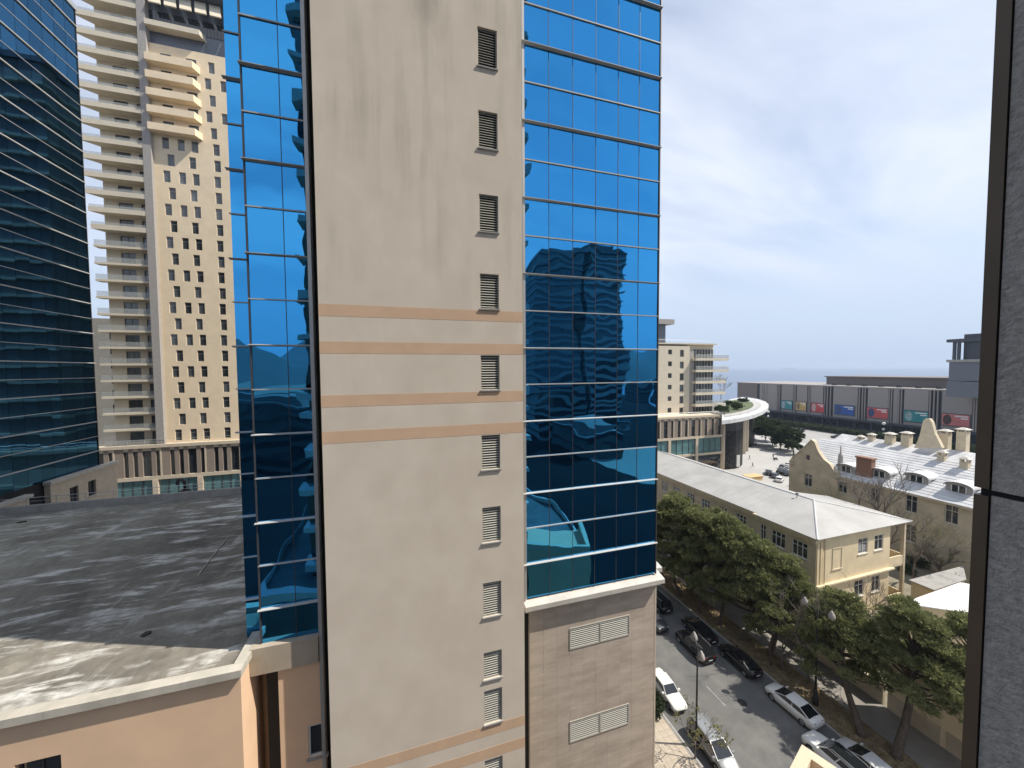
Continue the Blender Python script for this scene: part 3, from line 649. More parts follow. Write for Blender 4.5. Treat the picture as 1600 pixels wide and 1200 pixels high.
pnl = mat('glass_rail', (0.42, 0.44, 0.42), .1, var=.1, spec=.6)
tb = pnl.node_tree.nodes['Principled BSDF']; tb.inputs['Alpha'].default_value = .35
for k in range(NF+1):
    m_ = MB()
    x0 = AX0+(.0 if k < 14 else -.25*(k-13) if k < 19 else -1.5)
    if k >= 13: m_.hexa([(x0, WY-1.9, fz(k)-.42), (AXP0, WY-1.9, fz(k)-.42), (AXP0, WY, fz(k)-.42), (AX0+1.2, WY, fz(k)-.42), (x0, WY-1.9, fz(k)+.5), (AXP0, WY-1.9, fz(k)+.5), (AXP0, WY, fz(k)+.0), (AX0+1.2, WY, fz(k))])
    else: m_.box(AX0, AXP0, WY-1.5, WY, fz(k)-.40, fz(k)+.0)
    s_ = part('balcony', m_, MATS['balcony_cream'], Q)
    g_ = MB(); yy = WY-1.45 if k < 13 else WY-1.85; z0_ = fz(k) if k < 13 else fz(k)+.5
    g_.box(x0+.05, AXP0-.05, yy, yy+.03, z0_+.03, z0_+(1.0 if k < 13 else .5)); part('glass_rail', g_, pnl, s_)
m_ = MB(); m_.box(AXP0, AXP1, WY-1.95, WY+.5, 19.2, fz(27)+6.0); part('pier', m_, MATS['pier_grey'], Q)
# stone wall with staggered windows
SY = 90.9; fr = frame((0, SY, 0), (1, 0, 0), (0, -1, 0)); holes = []
for k in range(20):
    if k < 19:
        xs = (-45.9, -43.3, -41.0, -37.3, -34.3, -31.4) if k % 2 == 0 else (-45.1, -41.6, -37.3, -34.3, -31.4)
        if k % 2: xs = (-45.1, -41.5, -37.2, -34.2, -31.2)
        holes += [(x, x+1.15, fz(k)+.42, fz(k)+2.72) for x in xs]
for k in range(19, 24): holes += [(x, x+1.1, fz(k)+.45, fz(k)+2.65) for x in ((-37.6,) if k % 2 else (-38.3, -35.6, -32.4))]
m_ = MB(); holed(m_, fr, AXP1, AX1, 19.2, fz(24)+.9, holes, .3)
m_.quad((AXP1, SY, 19.2), (AXP1, WY+.4, 19.2), (AXP1, WY+.4, fz(24)), (AXP1, SY, fz(24)))
part('stone_wall', m_, MATS['apartment_stone'], Q)
for h in holes: window(fr, *h, Q, .2, .08, 0, 1, fm=MATS['pier_grey'], gm=MATS['apartment_glass'], sill=False)
for k in range(19, 24):      # deep loggias cut into the upper corner
    m_ = MB(); m_.hexa([(AXP1, SY-1.6, fz(k)-.2), (-39.6, SY-1.6, fz(k)-.2), (-39.0, SY-.02, fz(k)-.2), (AXP1, SY-.02, fz(k)-.2), (AXP1, SY-1.6, fz(k)+1.15), (-39.6, SY-1.6, fz(k)+1.15), (-39.0, SY-.02, fz(k)+1.15), (AXP1, SY-.02, fz(k)+1.15)])
    bl = part('loggia_balcony', m_, MATS['apartment_stone'], Q)
    for a in (-45.5, -41.3):
        m_ = MB(); m_.box(a, a+1.7, SY-.05, SY-.01, fz(k)+1.2, fz(k)+2.5); part('loggia_window', m_, MATS['window_glass'], bl)
# grey penthouse with raking glazing
m_ = MB(); m_.box(AXP1, AX1, SY+.5, SY+14, fz(24)+.9, fz(29)); part('penthouse', m_, MATS['penthouse_grey'], Q)
m_ = MB(); m_.hexa([(AXP1, SY-1.2, fz(25)+.2), (-38.4, SY-1.2, fz(25)+.2), (-38.0, SY+.45, fz(25)+.2), (AXP1, SY+.45, fz(25)+.2), (AXP1, SY-1.2, fz(25)+1.2), (-38.4, SY-1.2, fz(25)+1.2), (-38.0, SY+.45, fz(25)+1.2), (AXP1, SY+.45, fz(25)+1.2)]); part('terrace', m_, MATS['balcony_cream'], Q)
for i in range(7):
    x = AXP1+.6+2.5*i
    m_ = MB(); m_.hexa([(x+.3, SY-1.4, fz(26)+1.1), (x+2.2, SY-1.4, fz(26)+1.1), (x+2.2, SY-1.2, fz(26)+1.0), (x+.3, SY-1.2, fz(26)+1.0), (x-.5, SY+.4, fz(27)+1.4), (x+1.4, SY+.4, fz(27)+1.4), (x+1.4, SY+.6, fz(27)+1.3), (x-.5, SY+.6, fz(27)+1.3)])
    part('raking_blade', m_, MATS['balcony_cream'], Q)
m_ = MB(); m_.box(AXP1, AX1, SY-1.5, SY+.5, fz(27)+1.5, fz(27)+1.9); part('pergola_beam', m_, MATS['penthouse_grey'], Q)
m_ = MB()
for i in range(40): m_.box(AXP1+.6*i+.03, AXP1+.6*i+.57, SY+.40, SY+.49, fz(25)+1.3, fz(26)+.9)
part('penthouse_glazing', m_, MATS['window_glass'], Q)
m_ = MB(); m_.box(AX0-.5, AX1, WY+.2, 113, fz(28), fz(28)+.5); part('roof', m_, MATS['penthouse_grey'], Q)

# second tower on the podium, hidden by the glass tower but mirrored in the office glass
HT = thing('hidden_apartment_tower', 'second cream apartment tower standing behind the glass tower, mirrored in the office glass', 'building', (8, 102, 19.2))
m_ = MB(); m_.box(-8, 26, 92, 112, 19.2, 92); part('wall', m_, MATS['pier_grey'], HT)
for k in range(21): m_ = MB(); m_.box(-8.6, 26.6, 91.2, 112.6, 22+3.29*k, 22.5+3.29*k); part('floor_slab', m_, MATS['balcony_cream'], HT)
m_ = MB(); m_.box(-8.5, 26.5, 91.5, 112.5, 92, 93); part('roof', m_, MATS['penthouse_grey'], HT)

# strip of a further house seen between the towers
W = thing('distant_arcade_house', 'narrow strip of cream arcaded house in the gap between office and apartment tower', 'building', (-66, 116, 0))
m_ = MB(); m_.box(-80, -59.0, 112, 125, 0, 47); part('wall', m_, MATS['balcony_cream'], W)
for k in range(6): m_ = MB(); m_.box(-68.6, -67.6, 111.9, 112.05, 24+3.6*k, 26+3.6*k); part('window', m_, MATS['window_glass'], W)

# ------------------------------------------------------------------ apartment block on the right end of the podium
Z = thing('corner_apartment_block', 'cream seven storey apartment block with wide balconies above the curved podium', 'building', (82, 100, 19.2))
BYy = 95.0; fr = frame((0, BYy, 0), (1, 0, 0), (0, -1, 0))
xa = 56.0; xb = ony(1077, 600, BYy).x; xc = ony(1083, 600, BYy).x; xd = ony(1118, 600, BYy).x
zt = ony(1075, 541, BYy).z
zr = [ony(1046, y, BYy).z for y in (550, 568.5, 587, 605, 623, 641)]
holes = []
for z in zr: holes += [(ony(1043.5, 600, BYy).x, ony(1049.5, 600, BYy).x, z-.75, z+.75)]
for z in zr: holes += [(ony(1062, 600, BYy).x, ony(1068, 600, BYy).x, z-1.5, z+.7)]
m_ = MB(); holed(m_, fr, xa, xb, 19.2, zt, holes, .35); m_.quad((xb, BYy, 19.2), (xb, BYy+1.2, 19.2), (xb, BYy+1.2, zt), (xb, BYy, zt))
part('wall', m_, MATS['balcony_cream'], Z)
for h in holes: window(fr, *h, Z, .25, .09, 0, fm=MATS['frame_dark'], gm=MATS['apartment_glass'], sill=False)
m_ = MB(); m_.box(xa, xd, BYy+1.1, BYy+16, 19.2, zt+.6); part('core', m_, MATS['balcony_cream'], Z)
m_ = MB(); m_.box(xb+.05, xc+.4, BYy+.2, BYy+1.1, 19.2, zt-1.5); part('pier', m_, MATS['pier_grey'], Z)
m_ = MB(); m_.box(xa-.2, xd+.3, BYy-.15, BYy+16.2, zt+.6, zt+1.0); part('roof_slab', m_, MATS['balcony_cream'], Z)
fh = (zr[0]-zr[4])/4
for k in range(6):
    z1 = ony(1100, 560, BYy).z-fh*k+.0; top = z1+fh*.80
    for j in range(7):
        a = xc+.6+(xd-xc-.8)*j/7; m_ = MB(); m_.box(a+.06, a+(xd-xc-.8)/7-.06, BYy+.9, BYy+1.0, z1+.05, top); w = part('window', m_, MATS['apartment_glass'], Z)
        m_ = MB(); m_.box(a-.06, a+.06, BYy+.8, BYy+1.05, z1+.05, top); part('frame', m_, MATS['frame_white'], w)
    xe = ony(1132 if k < 2 else 1128, 560, BYy).x
    m_ = MB(); m_.box(xc-.6, xe, BYy-1.8, BYy+1.05, z1-.75, z1); bl = part('balcony', m_, MATS['balcony_cream'], Z)
    m_ = MB(); m_.box(xc-.5, xe-.1, BYy-1.75, BYy-1.71, z1+.05, z1+1.05); part('glass_rail', m_, pnl, bl)
    m_ = MB(); m_.tube([(xc-.5, BYy-1.73, z1+1.1), (xe-.1, BYy-1.73, z1+1.1), (xe-.1, BYy+1, z1+1.1)], .03, 5); part('handrail', m_, MATS['metal_light'], bl)
rl = MB(); rl.tube([(xa, BYy, zt+1.9), (xd-2, BYy, zt+1.9)], .03, 5)
for i in range(20): rl.tube([(xa+1.3*i, BYy, zt+.95), (xa+1.3*i, BYy, zt+1.9)], .025, 5)
part('roof_railing', rl, MATS['metal_light'], Z)
S_ = thing('slab_roofed_tower', 'grey tower top with a flat overhanging roof slab just past the glass corner', 'building', (70, 128, 0))
p0, p1, p2 = ony(1040, 507, 128), ony(1050, 501, 128), ony(1039, 540, 128)
m_ = MB(); m_.box(45, p0.x, 128, 140, 0, p0.z); part('shaft', m_, MATS['penthouse_grey'], S_)
m_ = MB(); m_.box(43, p1.x, 126.5, 141, p0.z, p1.z+.3); part('roof_slab', m_, MATS['pier_grey'], S_)

# ------------------------------------------------------------------ rounded canopy end of the podium
K = thing('curved_terrace', 'white curved terrace roof with lawn above a dark rounded glass entrance', 'building', (100, 98, 0))
rimpx = [(1128, 657), (1142, 655.5), (1160, 652.5), (1178, 648), (1192, 642.5), (1200, 637), (1201, 632), (1196, 627.5), (1186, 624), (1172, 621.5), (1160, 620.5)]
rim = [onz(*p, 19.3) for p in rimpx]
cen = onz(1145, 636, 19.3)
ol = [(q.x, q.y) for q in rim]+[(q.x, q.y) for q in (onz(1140, 624, 19.3), onz(1128, 640, 19.3))]
cx_, cy_ = cen.x, cen.y
m_ = MB(); m_.prism(ol, 18.2, 19.3); part('canopy', m_, MATS['roof_white'], K)
inr = [(cx_+(x-cx_)*.78, cy_+(y-cy_)*.78) for x, y in ol]
m_ = MB(); m_.prism(inr, 19.3, 19.5); part('terrace_floor', m_, MATS['plaza_stone'], K)
inr2 = [(cx_+(x-cx_)*.62-1, cy_+(y-cy_)*.62) for x, y in ol]
m_ = MB(); m_.prism(inr2, 19.5, 19.75); part('lawn', m_, MATS['grass'], K)
rl = MB(); ring = [(cx_+(x-cx_)*.80, cy_+(y-cy_)*.80, 20.5) for x, y in ol[:11]]; rl.tube(ring, .03, 5)
for p in ring: rl.tube([(p[0], p[1], 19.3), p], .03, 5)
part('railing', rl, MATS['metal_light'], K)
# rounded dark curtain wall below
def arc_wall(px, z0, z1, n, ma, nm, parent, thick=.3):
    b = [onz(*p, 0) for p in px]; m_ = MB()
    for a, c in zip(b, b[1:]): m_.hexa([(a.x, a.y, z0), (c.x, c.y, z0), (c.x, c.y+thick, z0), (a.x, a.y+thick, z0), (a.x, a.y, z1), (c.x, c.y, z1), (c.x, c.y+thick, z1), (a.x, a.y+thick, z1)])
    return part(nm, m_, ma, parent)
arc1 = [(1131, 734), (1140, 733.5), (1149, 732.5), (1156, 730), (1160, 726)]
arc2 = [(1164, 699.5), (1170, 699), (1175, 697.5), (1179, 694)]
mat('entrance_glass', (0.008, 0.009, 0.011), .55, scale=2, col2=(0.06, 0.056, 0.055), ramp=(.56, .62), stretch=(1, 1, .5), spec=.25)
mat('entrance_fascia', (0.025, 0.026, 0.032), .5, var=.1)
for ar in (arc1, arc2):
    pts = [onz(*p, 0) for p in ar]
    for a, c in zip(pts, pts[1:]):
        m_ = MB(); m_.hexa([(a.x, a.y, 0), (c.x, c.y, 0), (c.x, c.y+.3, 0), (a.x, a.y+.3, 0), (a.x, a.y, 13), (c.x, c.y, 13), (c.x, c.y+.3, 13), (a.x, a.y+.3, 13)]); part('glass_panel', m_, MATS['entrance_glass'], K)
        m_ = MB(); m_.hexa([(a.x, a.y-.05, 13), (c.x, c.y-.05, 13), (c.x, c.y+.3, 13), (a.x, a.y+.3, 13), (a.x, a.y-.05, 18.2), (c.x, c.y-.05, 18.2), (c.x, c.y+.3, 18.2), (a.x, a.y+.3, 18.2)]); part('fascia_panel', m_, MATS['entrance_fascia'], K)
for p in ((1128, 737), (1161.5, 709), (1166, 705)):
    q = onz(*p, 0); m_ = MB().lathe((q.x, q.y, 0), [(.75, 0), (.75, 18.2)], 16); part('column', m_, MATS['podium_stone'], K, True)
q = onz(1151, 731, 0); m_ = MB(); m_.box(q.x-.7, q.x+.7, q.y-.6, q.y-.4, .5, 4.5); part('lit_panel', m_, MATS['frame_white'], K)

# ------------------------------------------------------------------ shopping mall on the waterfront
MX = 228.0
M_ = thing('shopping_mall', 'long grey panelled shopping mall with a dark glazed ground floor by the sea', 'building', (MX+20, 140, 0))
y_l = onx(1152, 620, MX).y; y_r = 20.0
m_ = MB(); m_.box(MX+.6, MX+45, y_r, y_l, 0, 23.2); part('core', m_, MATS['mall_dark'], M_)
m_ = MB(); m_.box(MX-.1, MX+46, y_r, y_l+.5, 23.2, 23.8); part('roof_edge', m_, MATS['mall_panel'], M_)
m_ = MB(); m_.box(MX+14, MX+44, y_r, onx(1265, 594, MX).y, 23.8, 28.2); part('upper_tier', m_, MATS['mall_brown'], M_)
m_ = MB(); m_.box(MX+13, MX+45, y_r, onx(1265, 594, MX).y+.5, 28.2, 28.8); part('upper_roof', m_, MATS['mall_brown'], M_)
for i in range(7): y = 100+7*i; m_ = MB(); m_.box(MX+6, MX+7.5, y, y+1.8, 23.8, 25.0); part('roof_unit', m_, MATS['frame_dark'], M_)
# (pixel start, pixel end) of each wide panel along the upper storeys
pan = [(1187, 1214), (1221, 1239), (1245, 1261), (1267, 1286), (1302, 1340), (1356, 1388), (1396, 1403), (1413, 1451), (1472, 1520), (1530, 1560)]
m_ = MB(); yb, ya = onx(1183, 620, MX).y, y_l; m_.box(MX, MX+.6, yb, ya, 6.5, 23.2); part('brown_wall', m_, MATS['mall_brown'], M_)
for k, (a, b) in enumerate(pan):
    y1, y0 = onx(a, 620, MX).y, onx(b, 620, MX).y
    m_ = MB(); m_.box(MX, MX+.6, y0, y1, 6.6, 23.2); part('wall_panel', m_, MATS['mall_panel'], M_)
for px in (1191+3*0, 1194, 1198, 1216, 1218.5, 1241, 1243, 1263.5, 1266, 1289, 1293, 1298, 1343, 1348, 1352, 1390, 1393.5, 1405, 1409, 1454, 1460, 1466, 1523, 1527):
    y = onx(px, 620, MX).y; m_ = MB(); m_.box(MX-.3, MX+.3, y-.22, y+.22, 6.6, 23.2); part('fin', m_, MATS['mall_panel'], M_)
m_ = MB(); m_.box(MX-1.2, MX+.6, y_r, y_l, 5.7, 6.55); part('canopy_band', m_, MATS['mall_dark'], M_)
for i in range(21):
    y = 24+7.5*i
    if y+7 < y_l:
        m_ = MB(); m_.box(MX+.15, MX+.3, y+.6, y+6.9, .3, 5.2); part('shop_window', m_, MATS['window_glass'], M_)
        m_ = MB(); m_.box(MX-.2, MX+.4, y, y+.5, 0, 5.7); part('pillar', m_, MATS['mall_dark'], M_)
# cantilevered glass pavilion over the mall front
px0, px1 = 1483, 1560
CXm = 214.0; y1, y0 = onx(px0, 570, CXm).y, onx(1560, 570, CXm).y
zt_, zm_, zl_, zb_ = onx(1490, 530, CXm).z, onx(1490, 562, CXm).z, onx(1490, 596, CXm).z, onx(1490, 620, CXm).z
m_ = MB(); m_.box(CXm, MX+10, y0, y1, zl_+.3, zm_-1.0); part('pavilion_upper', m_, MATS['penthouse_grey'], M_)
m_ = MB(); m_.box(CXm-.4, MX+10, y0, y1+.4, zb_, zl_); part('pavilion_lower', m_, MATS['penthouse_grey'], M_)
m_ = MB(); m_.box(CXm-.6, MX+10, y0, y1+.6, zm_-1.0, zm_); part('pavilion_terrace', m_, MATS['concrete_grey'], M_)
m_ = MB(); m_.box(CXm-.6, MX+10, y0, y1+.8, zt_-1.2, zt_); part('pavilion_roof', m_, MATS['mall_dark'], M_)
m_ = MB(); m_.box(CXm+2, MX+10, y0, onx(1500, 570, CXm).y, zm_, zt_+1.8); part('pavilion_room', m_, MATS['mall_dark'], M_)
for p in (1490, 1497): y = onx(p, 560, CXm).y; m_ = MB(); m_.box(CXm, CXm+.8, y-.4, y+.4, zm_, zt_-1.2); part('pavilion_post', m_, MATS['mall_dark'], M_)
# billboards hung on the mall front: flat prints of figure and lettering blocks, far too small to read
def billboard(px, colr, acc, label):
    (xa, ya), (xb, yb) = px
    tl, br = onx(xa, ya, MX-.35), onx(xb, yb, MX-.35)
    y1, y0 = tl.y, br.y; z0 = min(br.z, onx(xa, yb-3, MX-.35).z); z1 = max(tl.z, 0)
    z1, z0 = 13.6, 8.0
    t = thing('billboard', label, 'billboard', (MX-.3, (y0+y1)/2, z0), 'advertising billboards along the mall front')
    m_ = MB(); m_.box(MX-.35, MX-.02, y0, y1, z0, z1); part('frame', m_, MATS['mall_dark'], t)
    n = 'print_%d' % (len(MATS)); pm_ = mat(n, colr, .5, scale=.6, var=.1, detail=2)
    m_ = MB(); w = y1-y0; m_.quad((MX-.36, y0+.3, z0+.3), (MX-.36, y1-.3, z0+.3), (MX-.36, y1-.3, z1-.3), (MX-.36, y0+.3, z1-.3)); part('print', m_, pm_, t)
    f_ = mat('print_figure_%d' % len(MATS), acc, .5, scale=.8, var=.35); m_ = MB()
    q = [(y1-.5-w*.17+w*.15*math.cos(a), (z0+z1)/2-.1+(2.3 if math.sin(a) > 0 else 2.2)*math.sin(a)) for a in [i*math.pi/9 for i in range(18)]]
    m_.poly([(MX-.366, a, b) for a, b in q]); part('printed_figure', m_, f_, t)
    m_ = MB()
    for r_ in range(2): m_.quad((MX-.366, y0+.7, z1-1.3-.9*r_), (MX-.366, y0+w*(.52-.2*r_), z1-1.3-.9*r_), (MX-.366, y0+w*(.52-.2*r_), z1-.8-.9*r_), (MX-.366, y0+.7, z1-.8-.9*r_))
    part('printed_bar', m_, MATS['plate_white'], t)
billboard(((1220, 624), (1238, 640)), (0.03, 0.24, 0.26), (.30, .36, .38), 'small teal billboard next to the yellow one on the mall front')
billboard(((1243, 625), (1260, 642)), (0.50, 0.34, 0.12), (.22, .15, .10), 'yellow billboard on the mall front between teal and red ones')
billboard(((1267, 628), (1288, 646)), (0.50, 0.05, 0.06), (.45, .35, .32), 'red billboard beside the yellow one on the mall front')
billboard(((1304, 631), (1335, 650)), (0.02, 0.09, 0.34), (.03, .06, .16), 'deep blue billboard on the mall front')
billboard(((1354, 636), (1388, 657)), (0.50, 0.08, 0.08), (.03, .05, .14), 'red billboard between the blue and the large teal one on the mall')
billboard(((1411, 641), (1451, 664)), (0.01, 0.22, 0.24), (.25, .36, .36), 'large teal billboard behind the white stepped gable')
billboard(((1470, 649), (1516, 672)), (0.50, 0.16, 0.15), (.05, .03, .03), 'salmon billboard with dark round faces near the stepped gable')

# ------------------------------------------------------------------ two storey yellow house along the street
D = thing('street_house', 'long two storey yellow house with a pale sheet roof behind the pines', 'building', (58, 46, 0))
X0, XF, Y0, Y1, YB = 51.0, 50.4, 32.2, 74.0, 40.4
EZ, BZ = 11.75, 5.75
# street front (shaded) in two planes; end wall towards the camera side
frS = frame((XF, Y0, 0), (0, 1, 0), (-1, 0, 0)); fr2 = frame((X0, YB, 0), (0, 1, 0), (-1, 0, 0))
def wins_front(u0, n, step, w, zb, zt): return [(u0+step*i, u0+step*i+w, zb, zt) for i in range(n)]
h1 = [(1.0, 3.0, 8.6, 10.7), (3.9, 5.9, 8.6, 10.7), (6.7, 7.6, 8.5, 10.8), (1.0, 3.0, 2.6, 4.7), (3.9, 5.9, 2.6, 4.7)]
h2 = wins_front(2.2, 9, 3.5, 1.8, 8.6, 10.6)+wins_front(2.2, 9, 3.5, 1.8, 2.6, 4.7)
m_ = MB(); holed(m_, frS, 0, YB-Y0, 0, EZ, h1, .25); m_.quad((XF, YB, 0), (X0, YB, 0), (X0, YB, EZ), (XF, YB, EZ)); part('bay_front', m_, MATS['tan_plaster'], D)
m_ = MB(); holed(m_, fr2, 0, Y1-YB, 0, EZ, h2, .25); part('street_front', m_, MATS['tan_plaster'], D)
for h in h1: window(frS, *h, D, .15, .1, 2 if h[1]-h[0] > 1.5 else 1, 1)
for h in h2: window(fr2, *h, D, .15, .1, 2, 1)
XE = 65.0; XW = 68.4
frE = frame((XF, Y0, 0), (1, 0, 0), (0, -1, 0)); e0 = XF
def ex(p): return ony(p, 850, Y0).x-e0
he = [(ex(1341), ex(1356), 8.62, 10.75), (ex(1366.5), ex(1380), 8.62, 10.75), (ex(1338), ex(1352), 2.75, 5.0), (ex(1364), ex(1377), 2.75, 5.0)]
nich = (ex(1301), ex(1316), 7.4, 10.2)
m_ = MB(); holed(m_, frE, 0, XE-XF, 0, EZ, he, .2); holed_n = MB(); part('end_wall', m_, MATS['yellow_plaster'], D)
for h in he: window(frE, *h, D, .12, .1, 1, 1)
m_ = MB(); a, b, c, d = nich
for q in ((a, a+.12, c, d), (b-.12, b, c, d), (a+.12, b-.12, d-.12, d)): m_.fbox(frE, *q, .0, .05)
m_.fbox(frE, a-.1, b+.1, c-.15, c-.01, .0, .1); part('blind_window', m_, MATS['cornice_cream'], D)
m_ = MB(); m_.fbox(frE, -.02, XE-XF+.6, BZ-.2, BZ, 0, .35); m_.fbox(frE, -.02, XE-XF+.5, BZ-.35, BZ-.2, 0, .2); part('belt_course', m_, MATS['yellow_plaster'], D)
for a in (.12, .75): m_ = MB(); m_.fbox(frE, a, a+.35, 0, EZ-.4, 0, .1); part('pilaster', m_, MATS['yellow_plaster'], D)
m_ = MB(); m_.tube([(XF+1.45, Y0-.12, EZ-.1), (XF+1.45, Y0-.12, 0)], .06, 6); part('downpipe', m_, MATS['cornice_cream'], D)
m_ = MB(); m_.tube([(X0-.12, YB+.4, EZ-.1), (X0-.12, YB+.4, 0)], .07, 6); part('downpipe', m_, MATS['concrete_light'], D)
# loggia on the sunny corner: posts, floors and solid balustrades
m_ = MB(); m_.box(XE, XE+.3, Y0+2.4, Y0+10, 0, EZ); part('loggia_back_wall', m_, MATS['yellow_plaster'], D)
for z in (.05, BZ-.2):
    m_ = MB(); m_.box(XE+.02, XW, Y0+.05, Y0+9, z, z+.25); part('loggia_floor', m_, MATS['yellow_plaster'], D)
for z in (.3, BZ+.05):
    m_ = MB(); m_.box(XE+.02, XW, Y0+.02, Y0+.18, z, z+1.25); m_.box(XW-.16, XW, Y0+.18, Y0+9, z, z+1.25); part('balustrade', m_, MATS['yellow_plaster'], D)
for (x, y) in ((XW-.35, Y0), (XW-.35, Y0+4.4), (XW-.35, Y0+8.6)):
    m_ = MB(); m_.box(x, x+.38, y-.02, y+.36, 0, EZ); part('post', m_, MATS['cornice_cream'], D)
# cornice along the street
m_ = MB(); m_.box(XF-.45, XF, Y0-.3, YB+.3, EZ-.02, EZ+.32); m_.box(XF-.25, XF-.01, Y0-.1, YB+.1, EZ-.5, EZ-.025); m_.box(X0-.45, X0, YB+.31, Y1, EZ-.02, EZ+.3); m_.box(X0-.25, X0-.01, YB+.12, Y1, EZ-.5, EZ-.025); part('cornice', m_, MATS['cornice_cream'], D)
# roof: low hip of sheet panels
RX, RZt = 58.4, 14.1
e = EZ+.34; E0, E1 = XF-.55, XW+.3; yA, yB_ = Y0-.5, Y1
ri = Vector((RX, Y0+5.6, RZt)); rj = Vector((RX, Y1, RZt))
m_ = MB()
def slab(pts, nm, t=.07):
    m_ = MB(); n_ = len(pts); i = len(m_.v); m_.v += [tuple(p) for p in pts]+[(p[0], p[1], p[2]-t) for p in pts]
    m_.f.append(tuple(range(n_))); m_.f.append(tuple(n_+k for k in reversed(range(n_))))
    for k in range(n_): j = (k+1) % n_; m_.f.append((k, j, n_+j, n_+k))
    return part(nm, m_, MATS['roof_sheet'], D)
n_p = 16            # sheet bays down the street slope, laid with upstand joints
for i in range(n_p):
    ya_ = ri.y+(Y1-ri.y)*i/n_p; yb2 = ri.y+(Y1-ri.y)*(i+1)/n_p
    x_l = E0 if yb2 < YB+1 else X0-.5
    slab([(x_l, ya_+.01, e), (RX, ya_+.01, RZt), (RX, yb2-.01, RZt), (x_l, yb2-.01, e)], 'roof_sheet')
    slab([(RX, ya_+.01, RZt), (E1 if ya_ < Y0+9 else XE+.5, ya_+.01, e), (E1 if ya_ < Y0+9 else XE+.5, yb2-.01, e), (RX, yb2-.01, RZt)], 'roof_sheet')
slab([(E0, yA, e), (ri.x, ri.y, RZt), (E0, ri.y, e)], 'roof_hip'); slab([(E0, yA, e), (E1, yA, e), (ri.x, ri.y, RZt)], 'roof_hip'); slab([(E1, yA, e), (E1, ri.y, e), (ri.x, ri.y, RZt)], 'roof_hip')
m_ = MB(); m_.tube([ri+Vector((0, 0, .03)), rj+Vector((0, 0, .03))], .09, 6); m_.tube([(E0, yA, e+.03), ri+Vector((0, 0, .03))], .1, 6); m_.tube([(E1, yA, e+.03), ri+Vector((0, 0, .03))], .07, 6); part('ridge_cap', m_, MATS['roof_white'], D)
m_ = MB(); p = onz(1245, 785, 13.2); m_.tube([(p.x, p.y, 13), (p.x, p.y, 14.6)], .05, 6); m_.box(p.x-.15, p.x+.15, p.y-.15, p.y+.15, 14.5, 14.65); part('vent_pipe', m_, MATS['metal_dark'], D)

# sheds and yard wall next to it
mat('shed_white', (0.74, 0.75, 0.76), .5, .1, var=.05)
def shed(nm, label, px, z, h0, ma, wm):
    c = [onz(*p, z) for p in px]; cx2 = sum(q.x for q in c)/4; cy2 = sum(q.y for q in c)/4
    t = thing(nm, label, 'shed', (cx2, cy2, 0)); m_ = MB()
    m_.v = [(q.x, q.y, z) for q in c]+[(q.x, q.y, z-.12) for q in c]; m_.f = [(0, 1, 2, 3), (7, 6, 5, 4)]+[(k, (k+1) % 4, 4+(k+1) % 4, 4+k) for k in range(4)]; part('roof', m_, ma, t)
    m_ = MB(); m_.prism([(cx2+(q.x-cx2)*.93, cy2+(q.y-cy2)*.93) for q in c], 0, z-.13); part('wall', m_, wm, t)
shed('shed', 'low shed with a bright white sheet roof behind the near pine', ((1410, 942), (1500, 910), (1530, 915), (1530, 960)), 5.2, 0, MATS['shed_white'], MATS['yellow_plaster'])
shed('shed', 'grey roofed lean-to beyond the white shed below the tan gabled house', ((1420, 906), (1460, 922), (1510, 905), (1505, 884)), 4.4, 0, MATS['concrete_grey'], MATS['yellow_plaster'])

YW = thing('yard_wall', 'tall ochre plaster building wall with pilasters along the shaded footpath', 'wall', (45.5, 12, 0))
for i in range(7):
    y0 = -5.6+4.0*i; m_ = MB(); m_.box(45.36, 45.75, y0+.15, y0+3.85, 1.75, 6.1); part('wall_panel', m_, MATS['yellow_plaster'], YW)
    m_ = MB(); m_.box(45.30, 45.8, y0-.2, y0+.14, .1, 6.3); part('pilaster', m_, MATS['yellow_plaster'], YW)
    m_ = MB(); m_.box(45.27, 45.76, y0+.15, y0+3.79, .1, 1.745); part('plinth', m_, MATS['tan_plaster'], YW)
    m_ = MB(); m_.box(45.2, 45.9, y0-.2, y0+3.79, 6.31, 6.5); part('coping_stone', m_, MATS['cornice_cream'], YW)
LW = thing('low_yard_wall', 'low ochre garden wall below the pines running on towards the yellow house', 'wall', (45.5, 35, 0))
for i in range(12):
    y0 = 22.6+4.0*i; m_ = MB(); m_.box(45.38, 45.7, y0, y0+3.98, .1, 2.0); part('wall_panel', m_, MATS['tan_plaster'], LW)
    m_ = MB(); m_.box(45.3, 45.78, y0, y0+3.98, 2.001, 2.14); part('coping_stone', m_, MATS['cornice_cream'], LW)

# ------------------------------------------------------------------ gabled old house with the white metal roof
G_ = thing('gabled_house', 'old tan house with curved gable, rounded dormers and white metal roof', 'building', (92, 45, 0))
GX = 84.0
def gy(p, y=750): return onx(p, y, GX).y
EG = onx(1400, 765, GX).z; yN = 20.0; yG0 = gy(1310); yG1 = gy(1234)
frG = frame((GX, 0, 0), (0, 1, 0), (-1, 0, 0))
wn = []
for pa, pb, ya, yb in ((1309, 1323, 752, 770), (1359, 1375, 763, 785), (1415, 1434, 774, 801)):
    wn.append((gy(pb, 770), gy(pa, 770), onx((pa+pb)/2, yb, GX).z, onx((pa+pb)/2, ya, GX).z))
w3 = [(gy(1500), gy(1478), wn[2][2], wn[2][3])]
lowr = [(a, b, c-5.2, d-5.2) for a, b, c, d in wn]
hl = wn+w3+lowr
gw = [(gy(1270), gy(1257.5), onx(1264, 760, GX).z, onx(1264, 740, GX).z), (gy(1266.5, 715), gy(1261.5, 715), onx(1264, 718, GX).z, onx(1264, 711, GX).z)]
